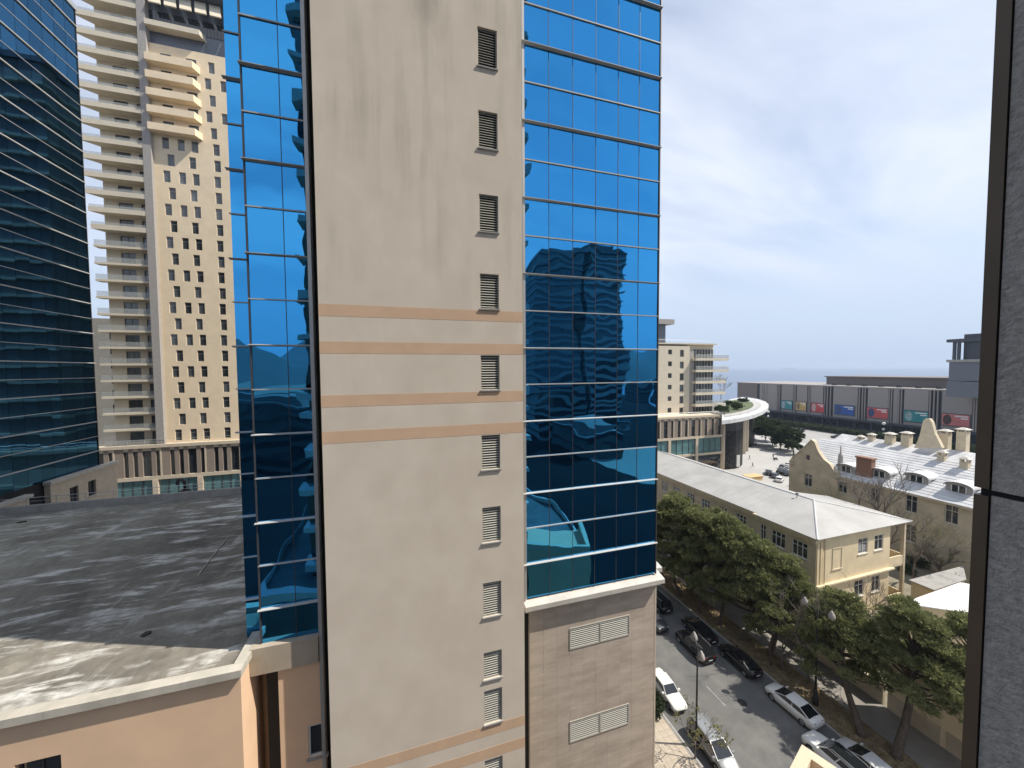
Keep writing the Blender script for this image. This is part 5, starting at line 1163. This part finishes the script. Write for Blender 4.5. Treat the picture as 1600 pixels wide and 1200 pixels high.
    for s in (0, 1):
        q = pan(1, 2, 2, 1) if s else pan(3, 0, 0, 3); q = [Vector(v) for v in q]; cuts = [0.04, .50, .53, .96] if kind != 'suv' and kind != 'van' else [.04, .40, .43, .72, .75, .96]
        for a, b in zip(cuts[::2], cuts[1::2]):
            lo0, lo1, hi0, hi1 = q[0].lerp(q[1], a), q[0].lerp(q[1], b), q[3].lerp(q[2], a), q[3].lerp(q[2], b)
            w4 = [lo0.lerp(hi0, .10), lo1.lerp(hi1, .10), lo1.lerp(hi1, .88), lo0.lerp(hi0, .88)]
            m_ = MB(); m_.poly([v+Vector((0, .014 if s else -.014, .004)) for v in w4]); part('side_window', m_, MATS['car_glass'], t)
    for sx, x in ((1, h-.88), (-1, -h+.95)):
        for sy in (-1, 1):
            r_ = .33 if kind in ('saloon', 'hatch', 'old') else .36; y = sy*(W-.10)
            m_ = MB(); m_.lathe((x, y, r_), [(r_*.62, -.10), (r_*.94, -.115), (r_, -.07), (r_, .07), (r_*.94, .115), (r_*.62, .10)], 18, 'y'); wl_ = part('wheel', m_, MATS['rubber'], t, True)
            if detail:
                m_ = MB(); yo = y+sy*.105
                m_.lathe((x, yo, r_), [(r_*.60, -.01), (r_*.62, .012)], 18, 'y')
                for q in range(5): a = 2*math.pi*q/5; m_.hexa([(x+math.cos(a+e)*rr, yo+sy*dd, r_+math.sin(a+e)*rr) for dd in (0, .02) for rr, e in ((.05, -1), (r_*.58, -.16), (r_*.58, .16), (.05, 1))])
                part('rim', m_, MATS['rim_metal'], wl_)
            m_ = MB(); m_.lathe((x, sy*(W*.99), r_+.02), [(r_*1.12, -.02), (r_*1.14, .0)], 18, 'y'); part('wheel_arch', m_, MATS['rubber'], t)
    for sy in (-1, 1):
        z = S['hood']-.30; m_ = MB(); m_.hexa([(h-.20, sy*W*.60, z-.05), (h-.02, sy*W*.52, z-.05), (h-.02, sy*W*.72, z-.05), (h-.30, sy*W*.90, z-.05), (h-.24, sy*W*.58, z+.09), (h-.07, sy*W*.52, z+.07), (h-.07, sy*W*.72, z+.07), (h-.34, sy*W*.885, z+.10)]); part('headlight', m_, MATS['head_lamp'], t)
        z = S['tail']-.26; m_ = MB(); m_.hexa([(-h+.03, sy*W*.48, z-.05), (-h+.16, sy*W*.48, z-.05), (-h+.34, sy*W*.955, z-.05), (-h+.05, sy*W*.80, z-.05), (-h+.04, sy*W*.48, z+.12), (-h+.17, sy*W*.48, z+.12), (-h+.36, sy*W*.945, z+.12), (-h+.07, sy*W*.80, z+.12)]); part('tail_light', m_, MATS['tail_red'], t)
        m_ = MB(); x = S['ws'][0]-.12; m_.hexa([(x-.06, sy*W*.93, belt), (x+.10, sy*W*.93, belt), (x+.07, sy*(W+.17), belt+.02), (x-.06, sy*(W+.17), belt+.02), (x-.06, sy*W*.93, belt+.13), (x+.06, sy*W*.93, belt+.13), (x+.04, sy*(W+.17), belt+.14), (x-.06, sy*(W+.17), belt+.14)]); part('wing_mirror', m_, pm, t)
        if kind in ('suv', 'van'):
            m_ = MB(); m_.tube([(xf1-.15, sy*wr*.92, zr+.02), (xf1-.3, sy*wr*.92, zr+.09), (xr1+.3, sy*wr*.92, zr+.09), (xr1+.1, sy*wr*.92, zr+.02)], .025, 5); part('roof_rail', m_, MATS['metal_light'], t)
    m_ = MB(); m_.box(-h-.01, -h+.06, -.26, .26, .58, .69); part('number_plate', m_, MATS['plate_white'], t)
    m_ = MB(); m_.box(h-.09, h+.012, -.42, .42, .36, .50); part('grille', m_, MATS['metal_dark'], t)
    t.location = loc; t.rotation_euler = (0, 0, heading); ORG[t] = Vector(loc); return t
FWD, BACK = R(90), R(-90)
GP = 'cars parked along the street'
car('saloon', MATS['paint_white'], 'white saloon parked at the kerb beside the street lamp', (36.35, 24.9, .0), FWD+R(3), GP)
car('suv', MATS['paint_white'], 'white car with black glass roof double parked beside the saloon', (34.6, 20.0, .0), FWD+R(2), GP, roof=MATS['car_glass'])
car('saloon', MATS['paint_pearl'], 'pale silver saloon at the kerb under the nearest pine', (36.75, 18.9, .0), FWD, GP)
car('saloon', MATS['paint_black'], 'black saloon at the kerb directly ahead of the white saloon', (36.15, 30.7, .0), FWD, GP)
car('saloon', MATS['paint_black'], 'black car with bright roof glint at the kerb under the pines', (35.5, 35.9, .0), FWD, GP, roof=None)
car('suv', MATS['paint_black'], 'black off-road car with red tail lights double parked in the lane', (32.9, 33.9, .0), FWD, GP)
car('suv', MATS['paint_grey'], 'dark grey car facing the camera side behind the double parked one', (31.2, 39.5, .0), BACK, GP)
car('suv', MATS['paint_dark_blue'], 'dark blue off-road car with silver roof rails at the far kerb', (34.2, 42.3, .0), FWD, GP)
car('hatch', MATS['paint_white'], 'white hatchback half hidden by the glass tower corner', (33.6, 49.0, .0), FWD, GP)
car('old', MATS['paint_old_white'], 'old boxy white saloon parked nose towards us by the shrub', (25.6, 30.0, .0), BACK+R(-4), GP)
car('van', MATS['paint_silver'], 'silver minivan parked behind the twin headed lamp post', (25.5, 24.1, .0), BACK+R(-4), GP)
GQ = 'cars parked on the plaza'
pc = [((1211, 746), 'paint_grey', 'hatch', 35), ((1221, 739), 'paint_black', 'saloon', 20), ((1231, 742), 'paint_dark_blue', 'saloon', 20), ((1224, 732), 'paint_silver', 'hatch', 20), ((1233, 729), 'paint_old_white', 'saloon', 15), ((1218, 752), 'paint_white', 'hatch', 30), ((1232, 736), 'paint_silver', 'saloon', 15), ((1201, 741), 'paint_black', 'saloon', 40)]
lab = ['dark grey hatchback nearest the pale roof among the plaza cars', 'black saloon in the middle of the parked plaza cars', 'dark blue saloon beside the old gable on the plaza', 'silver hatchback behind the black saloon on the plaza', 'cream white saloon at the far side of the plaza cars', 'white hatchback half behind the long pale roof', 'silver saloon tight against the curved gable', 'black saloon standing apart by the yellow hoarding']
for (px, pm_, kd, hd_), lb_ in zip(pc, lab):
    q = onz(*px); car(kd, MATS[pm_], lb_, (q.x, q.y, .012), R(hd_), GQ, detail=False)
for px, pm_, kd, lb_, hd_ in (((1249, 674), 'paint_dark_blue', 'suv', 'dark car driving on the avenue before the hedge', 92), ((1308, 685), 'paint_grey', 'suv', 'maroon grey car on the avenue close to the white roof', 92), ((1318, 683), 'paint_black', 'saloon', 'black car on the avenue overtaking the maroon grey one', 92), ((1184, 679), 'paint_black', 'suv', 'black car beside the rounded dark entrance', 60), ((1190, 677), 'paint_white', 'saloon', 'white car under the plaza evergreens', 60)):
    q = onz(*px); q.x = min(q.x, 206); car(kd, MATS[pm_], lb_, (q.x, q.y, .02), R(hd_), 'cars on and beside the avenue', detail=False)
q = onz(1179, 750); hb = MB(); hb.box(q.x-3, q.x+2, q.y-1, q.y+1.5, .01, 1.3); hb.box(q.x-3.2, q.x+2.2, q.y-1.2, q.y+1.7, 1.3, 1.42); o = part('site_hoarding', hb, mat('hoarding', (.62, .42, .22), .8, var=.1)); tag(o, 'low orange yellow hoarding at the plaza edge behind the pale roof', 'hoarding')

# ------------------------------------------------------------------ street lamps
def lamp(base, h, label, ang):
    x, y = base; t = thing('street_lamp', label, 'street lamp', (x, y, .1), 'twin headed street lamps')
    m_ = MB(); m_.lathe((x, y, .1), [(.26, 0), (.26, .5), (.20, .62), (.17, 1.4), (.12, 1.6)], 12); part('base', m_, MATS['metal_dark'], t, True)
    m_ = MB(); m_.tube([(x, y, 1.6), (x, y, h)], [.10, .06], 10); part('pole', m_, MATS['metal_dark'], t, True)
    for s in (-1, 1):
        d = Vector((math.cos(ang)*s, math.sin(ang)*s, 0))
        pts = [Vector((x, y, h-.5))+d*(1.15*math.sin(a))+Vector((0, 0, .75*(1-math.cos(a))*.9)) for a in [0, .4, .8, 1.2, 1.55]]
        m_ = MB(); m_.tube(pts, [.05, .045, .04, .04, .035], 7); ar = part('arm', m_, MATS['metal_dark'], t, True)
        e = pts[-1]; m_ = MB(); m_.lathe((e.x, e.y, e.z-.75), [(.10, -.05), (.27, .05), (.30, .20), (.24, .45), (.12, .66), (.05, .78)], 14); part('lamp_head', m_, MATS['pier_grey'], t, True)
lamp((39.0, 24.6), 10.3, 'tall black street lamp on the earth strip by the white saloon', R(95))
lamp((24.5, 24.9), 9.6, 'tall black lamp with two silver heads behind the silver minivan', R(60))
for i, px in enumerate(((1380, 686), (1200, 662))):
    q = onz(*px); t = thing('globe_lamp', ('white globe lamp on the avenue near the cream chimneys', 'globe lamp on the avenue beyond the plaza evergreens')[i], 'street lamp', (q.x, q.y, 0))
    part('pole', MB().tube([(q.x, q.y, 0), (q.x, q.y, 7)], .09, 6), MATS['metal_dark'], t)
    for z, r_ in ((7.3, .75), (4.6, .6)): m_ = MB(); m_.lathe((q.x, q.y, z), [(r_*math.cos(a)+.001, r_*math.sin(a)) for a in [-1.5, -1, -.5, 0, .5, 1, 1.5]], 10); part('globe', m_, MATS['frame_white'], t, True)

# ------------------------------------------------------------------ people on the plaza
def person(px, label, top, low, heading, stride=.28):
    q = onz(*px); e = bpy.data.meshes.new('person')
    J = dict(pel=(0, 0, .95), sp=(0, 0, 1.2), ch=(0, 0, 1.38), nk=(.01, 0, 1.50), hd=(.03, 0, 1.66), ht=(.03, 0, 1.74),
             hl=(0, .10, .92), kl=(stride*.6, .10, .50), al=(stride*.55, .10, .09), fl=(stride*.55+.16, .11, .04), hr=(0, -.10, .92), kr=(-stride*.2, -.10, .50), ar=(-stride*1.1, -.10, .12), fr=(-stride*1.1+.14, -.11, .05),
             sl=(0, .19, 1.42), el=(-.08, .24, 1.14), wl=(.04, .25, .90), sr=(0, -.19, 1.42), er=(.06, -.24, 1.14), wr=(.22, -.23, .93))
    rad = dict(pel=.15, sp=.14, ch=.16, nk=.06, hd=.105, ht=.09, hl=.10, kl=.07, al=.05, fl=.04, hr=.10, kr=.07, ar=.05, fr=.04, sl=.065, el=.05, wl=.04, sr=.065, er=.05, wr=.04)
    names = list(J); E_ = [('pel', 'sp'), ('sp', 'ch'), ('ch', 'nk'), ('nk', 'hd'), ('hd', 'ht'), ('pel', 'hl'), ('hl', 'kl'), ('kl', 'al'), ('al', 'fl'), ('pel', 'hr'), ('hr', 'kr'), ('kr', 'ar'), ('ar', 'fr'), ('ch', 'sl'), ('sl', 'el'), ('el', 'wl'), ('ch', 'sr'), ('sr', 'er'), ('er', 'wr')]
    e.from_pydata([J[n_] for n_ in names], [(names.index(a), names.index(b)) for a, b in E_], [])
    o = bpy.data.objects.new('person', e); COL.objects.link(o)
    md = o.modifiers.new('skin', 'SKIN'); o.modifiers.new('sub', 'SUBSURF').levels = 1; o.modifiers['sub'].render_levels = 1
    for i, n_ in enumerate(names): e.skin_vertices[0].data[i].radius = (rad[n_], rad[n_]); e.skin_vertices[0].data[i].use_root = (n_ == 'pel')
    ma = bpy.data.materials.new('clothes'); ma.use_nodes = True; t = ma.node_tree; b = t.nodes['Principled BSDF']; b.inputs['Roughness'].default_value = .85
    tc_ = t.nodes.new('ShaderNodeTexCoord'); sx = t.nodes.new('ShaderNodeSeparateXYZ'); t.links.new(tc_.outputs['Object'], sx.inputs[0]); dv = t.nodes.new('ShaderNodeMath'); dv.operation = 'DIVIDE'; t.links.new(sx.outputs[2], dv.inputs[0]); dv.inputs[1].default_value = 2
    rp = t.nodes.new('ShaderNodeValToRGB'); rp.color_ramp.interpolation = 'CONSTANT'; t.links.new(dv.outputs[0], rp.inputs[0]); el = rp.color_ramp.elements
    el[0].position = 0; el[0].color = (.02, .02, .02, 1); el[1].position = .04; el[1].color = (*low, 1)
    for p_, c_ in ((.47, top), (.735, (.42, .27, .19)), (.86, (.02, .015, .01))): z = el.new(p_); z.color = (*c_, 1)
    t.links.new(rp.outputs[0], b.inputs['Base Color']); e.materials.append(ma)
    o.location = (q.x, q.y, .012); o.rotation_euler = (0, 0, heading); return tag(o, label, 'person')
person((1171, 718), 'person in a dark coat walking by the lit entrance panel', (.03, .03, .04), (.03, .03, .05), 2.2)
person((1176, 730), 'person in dark clothes walking nearest the pale long roof', (.05, .04, .04), (.02, .02, .03), 5.0)
person((1181, 697), 'person standing by the far rounded entrance wall', (.04, .04, .06), (.02, .02, .02), 1.0, .1)
person((1208, 716), 'person in grey at the plaza planter', (.10, .10, .11), (.03, .03, .05), .4, .2)
q = onz(1203, 703); pl = MB(); pl.lathe((q.x, q.y, .012), [(1.0, 0), (1.3, .5), (1.35, .8), (1.1, .85)], 14); o = part('planter', pl, MATS['concrete_grey'], None, True); tag(o, 'round stone planter bowl on the open plaza', 'planter')
q = onz(1212, 719); pl = MB(); pl.box(q.x-.9, q.x+.9, q.y-.25, q.y+.25, .40, .48); pl.box(q.x-.9, q.x+.9, q.y+.2, q.y+.27, .48, .9); pl.box(q.x-.8, q.x-.7, q.y-.22, q.y+.22, .012, .4); pl.box(q.x+.7, q.x+.8, q.y-.22, q.y+.22, .012, .4); o = part('bench', pl, MATS['metal_dark']); tag(o, 'dark bench on the plaza before the parked cars', 'bench')

# ------------------------------------------------------------------ ship and breakwater
q = EYE+ray(1233, 574.5)*8200
sh = thing('cargo_ship', 'long low cargo ship far out on the sea', 'ship', (q.x, q.y, -2.5)); u = Vector((RT.x, RT.y, 0)); w = Vector((-u.y, u.x, 0)); fr = frame((q.x, q.y, -2.5), u, w)
m_ = MB(); m_.hexa([fr(-135, 0, 0), fr(140, 0, 0), fr(140, 0, -20), fr(-135, 0, -20), fr(-145, 14, 0), fr(158, 16, 0), fr(158, 16, -20), fr(-145, 14, -20)]); part('hull', m_, MATS['mall_dark'], sh)
m_ = MB(); m_.fbox(fr, -130, -100, 14, 34, -18, -2); part('bridge', m_, MATS['concrete_light'], sh)
m_ = MB(); m_.fbox(fr, 60, 64, 14, 30, -10, -8); part('mast', m_, MATS['concrete_light'], sh)

# ------------------------------------------------------------------ our own building: granite edge, faces and slabs that the glass mirrors
OB = thing('granite_window_edge', 'dark grey granite panel wall with bronze metal edge beside our window', 'wall', (1.4, .3, H-2))
z_j = onx(1517, 763, 1.2).z
for k, (z0, z1) in enumerate(((z_j-1.75, z_j-.006), (z_j+.006, z_j+2.3))):
    m_ = MB(); m_.box(1.195, 1.55, -.9, .4302, z0, z1); part('granite_slab', m_, MATS['granite_panel'], OB)
    m_ = MB(); m_.box(1.19, 1.56, .432, .453, z0+.002, z1-.002); part('metal_edge', m_, MATS['slab_frame'], OB)
m_ = MB(); m_.box(1.201, 1.54, -.89, .447, z_j-1.74, z_j+2.29); part('joint_back', m_, MATS['gap_dark'], OB)

OW = thing('own_tower', 'shaded grey tower with wavy balcony slabs on our side, mirrored in the blue glass', 'building', (2, -10, 0))
m_ = MB(); m_.box(-8.2, 11.8, -22, -1.6, 0, 96); part('core', m_, MATS['own_facade'], OW)
def wavy(z, th, amp, ma, nm):
    pts = [(-8.8+21.2*i/24, -.95+amp*.5*math.sin(i*.95+z*.3)) for i in range(25)]
    m_ = MB(); m_.prism([(-8.8, -3)]+pts+[(12.4, -3)], z-th, z); part(nm, m_, ma, OW)
for k in range(27):
    z = 3.4*k+3.2
    if abs(z-(H-1.6)) < 1.5: z = H-1.9
    wavy(z, .55, .5, MATS['own_slab'] if k % 1 == 0 else MATS['own_facade'], 'balcony_slab')
    m_ = MB(); m_.box(-8.25, 11.85, -1.58, -1.5, z+.3, z+2.4); part('window_band', m_, MATS['window_glass'], OW)

CR = thing('corner_turret', 'cream parapet corner with a sunken brown top just below our window', 'parapet', (13.5, 7.5, 0))
a0 = onz(1253, 1163, 20); u = (onz(1234, 1200, 20)-a0).normalized(); v = Vector((-u.y, u.x, 0))
if v.dot(onz(1317, 1200, 20)-a0) < 0: v = -v
def cp_(s, t_, z): p = a0+u*s+v*t_; return (p.x, p.y, z)
def cbox(m_, s0, s1, t0, t1, z0, z1): m_.hexa([cp_(s0, t0, z0), cp_(s1, t0, z0), cp_(s1, t1, z0), cp_(s0, t1, z0), cp_(s0, t0, z1), cp_(s1, t0, z1), cp_(s1, t1, z1), cp_(s0, t1, z1)])
m_ = MB(); cbox(m_, 0, 5, 0, .36, 19.6, 20); cbox(m_, 0, .36, .36, 5, 19.6, 20); part('coping', m_, MATS['cornice_cream'], CR)
m_ = MB(); cbox(m_, .1, 5, .1, 5, 0, 19.0); part('block', m_, MATS['peach_plaster'], CR)
m_ = MB(); cbox(m_, .1, 5, .1, .3, 19.0, 19.6); cbox(m_, .1, .3, .3, 5, 19.0, 19.6); part('upstand', m_, MATS['peach_plaster'], CR)

# podium terrace, an added dark ground sheet and the city behind us (seen only as reflections)
TP = thing('rear_terrace', 'low terrace roof with a pale curved edge in front of our tower', 'building', (10, -8, 0))
ring = [(-11.6, -20), (-12.2, -11), (-11.9, -4), (-11.6, .5), (-11.0, 2.1), (-6, 2.6), (0, 3.0), (10.8, 3.8), (16.0, 4.1), (16.9, 2.6), (17.6, 0), (18.5, -4), (18.8, -7), (18.6, -11), (17.8, -14.5), (16, -24)]
m_ = MB(); m_.prism(ring, 0, 15.6); part('roof', m_, MATS['terrace_felt'], TP)
m_ = MB()
for a, b in zip(ring, ring[1:]): m_.hexa([(a[0], a[1]-.9, 15.6), (b[0], b[1]-.9, 15.6), (b[0], b[1], 15.6), (a[0], a[1], 15.6), (a[0], a[1]-.9, 16.2), (b[0], b[1]-.9, 16.2), (b[0], b[1], 16.2), (a[0], a[1], 16.2)])
part('edge', m_, MATS['own_slab'], TP)
rd = random.Random(5)
def block(nm, label, x0, x1, y0, y1, h, floors, ma, group=None, tier=True):
    t = thing(nm, label, 'building', ((x0+x1)/2, (y0+y1)/2, 0), group); m_ = MB(); m_.box(x0, x1, y0, y1, 0, h); part('wall', m_, ma, t)
    m_ = MB()
    for k in range(floors):
        z = h*(k+.45)/floors; m_.box(x0-.6, x1+.6, y0-.2, y1+.9, z+h/floors*.45, z+h/floors*.58); m_.box(x0+.4, x1-.4, y1+.005, y1+.06, z, z+h/floors*.42)
    part('window_bands', m_, MATS['window_glass'], t)
    m_ = MB(); m_.box(x0-.4, x1+.4, y0-.4, y1+.4, h, h+.8); m_.box(x0+2, x1-2, y0+2, y1-2, h+.8, h+3.2); part('roof', m_, MATS['far_roof'], t)
block('mirrored_tower', 'dark residential tower whose reflection stands in the right hand glass', 62, 84, -150, -128, 90, 24, MATS['own_facade'])
block('mirrored_tower', 'lighter balcony tower next to the dark one in the glass reflection', 86, 108, -146, -127, 94, 25, MATS['pier_grey'])
for i in range(46):
    x = rd.uniform(-230, 300); y = rd.uniform(-330, -48); w = rd.uniform(12, 30); d = rd.uniform(12, 26); h = rd.choice((8, 9, 11, 14, 18, 22, 26))
    if 40 < x+w and x < 115 and -170 < y < -110: continue
    if y > -95: h = min(h, 14)
    block('city_block', 'plain low city block behind us, seen only in the glass', x, x+w, y-d, y, h, max(2, int(h/3.6)), MATS['far_block'], 'city blocks mirrored in the glass')
m_ = MB(); nx_, ny_ = 40, 6
for j in range(ny_+1):
    for i in range(nx_+1):
        x = -2200+4400*i/nx_; y = -900-1500*j/ny_; m_.v.append((x, y, -2 if j == 0 else 60+70*j/ny_+60*math.sin(i*.5+j)+40*math.sin(i*1.3)))
for j in range(ny_):
    for i in range(nx_): a = j*(nx_+1)+i; m_.f.append((a, a+1, a+nx_+2, a+nx_+1))
struct('hills', m_, MATS['hill'], True)
m_ = MB(); m_.quad((-300, -590, .03), (258, -590, .03), (258, -9, .03), (-300, -9, .03)); struct('rear_dark_sheet', m_, mat('reflection_dark', (0.010, 0.0115, 0.014), .95, var=.3, scale=.05, spec=0.05))  # near-black sheet added out of view so the lower panes mirror dark
m_ = MB(); m_.poly([(onz(*p).x, 34-onz(*p).y, .05) for p in ((890, 708), (912, 702), (960, 701), (1035, 700), (1035, 752), (1015, 750), (990, 744), (965, 735), (940, 724), (915, 714))]); struct('rear_square', m_, MATS['pavement_grey'])
m_ = MB(); m_.quad((-2300, -2500, -.6), (2300, -2500, -.6), (2300, -590, -.6), (-2300, -590, -.6)); struct('far_ground', m_, MATS['ground'])

# ------------------------------------------------------------------ undergrowth and rubble in the yard
for i, (px, py, r_, lb_) in enumerate(((1440, 876, 1.6, 'brown green scrub by the foot of the wide bare tree'), (1478, 882, 1.4, 'scrub between the wide bare tree and the grey lean-to'), (1418, 884, 1.5, 'scrub against the loggia corner of the yellow house'), (1500, 872, 1.6, 'scrub at the gabled house wall beside the granite edge'))):
    q = onz(px, py); bush('scrub', (q.x-3, q.y-1, .02), r_, lb_, 300+i, 'leaf_hedge', n=40, ln=.3, wd=.06)

# ------------------------------------------------------------------ the hazy sea air over everything
hz = MB(); hz.box(-29000, 39000, -2900, 39000, -3.6, 120.0)
hm = bpy.data.materials.new('haze_air'); hm.use_nodes = True; tt = hm.node_tree
for n in list(tt.nodes): tt.nodes.remove(n)
ho = tt.nodes.new('ShaderNodeOutputMaterial'); hv = tt.nodes.new('ShaderNodeVolumePrincipled')
hv.inputs['Color'].default_value = (0.62, 0.74, 0.92, 1); hv.inputs['Density'].default_value = 0.00014; hv.inputs['Anisotropy'].default_value = 0.2
tt.links.new(hv.outputs[0], ho.inputs['Volume'])
o = part('haze', hz, hm); o['kind'] = 'stuff'; tag(o, 'thin pale sea haze filling the air over the whole scene', 'haze')
scene.cycles.volume_bounces = 0
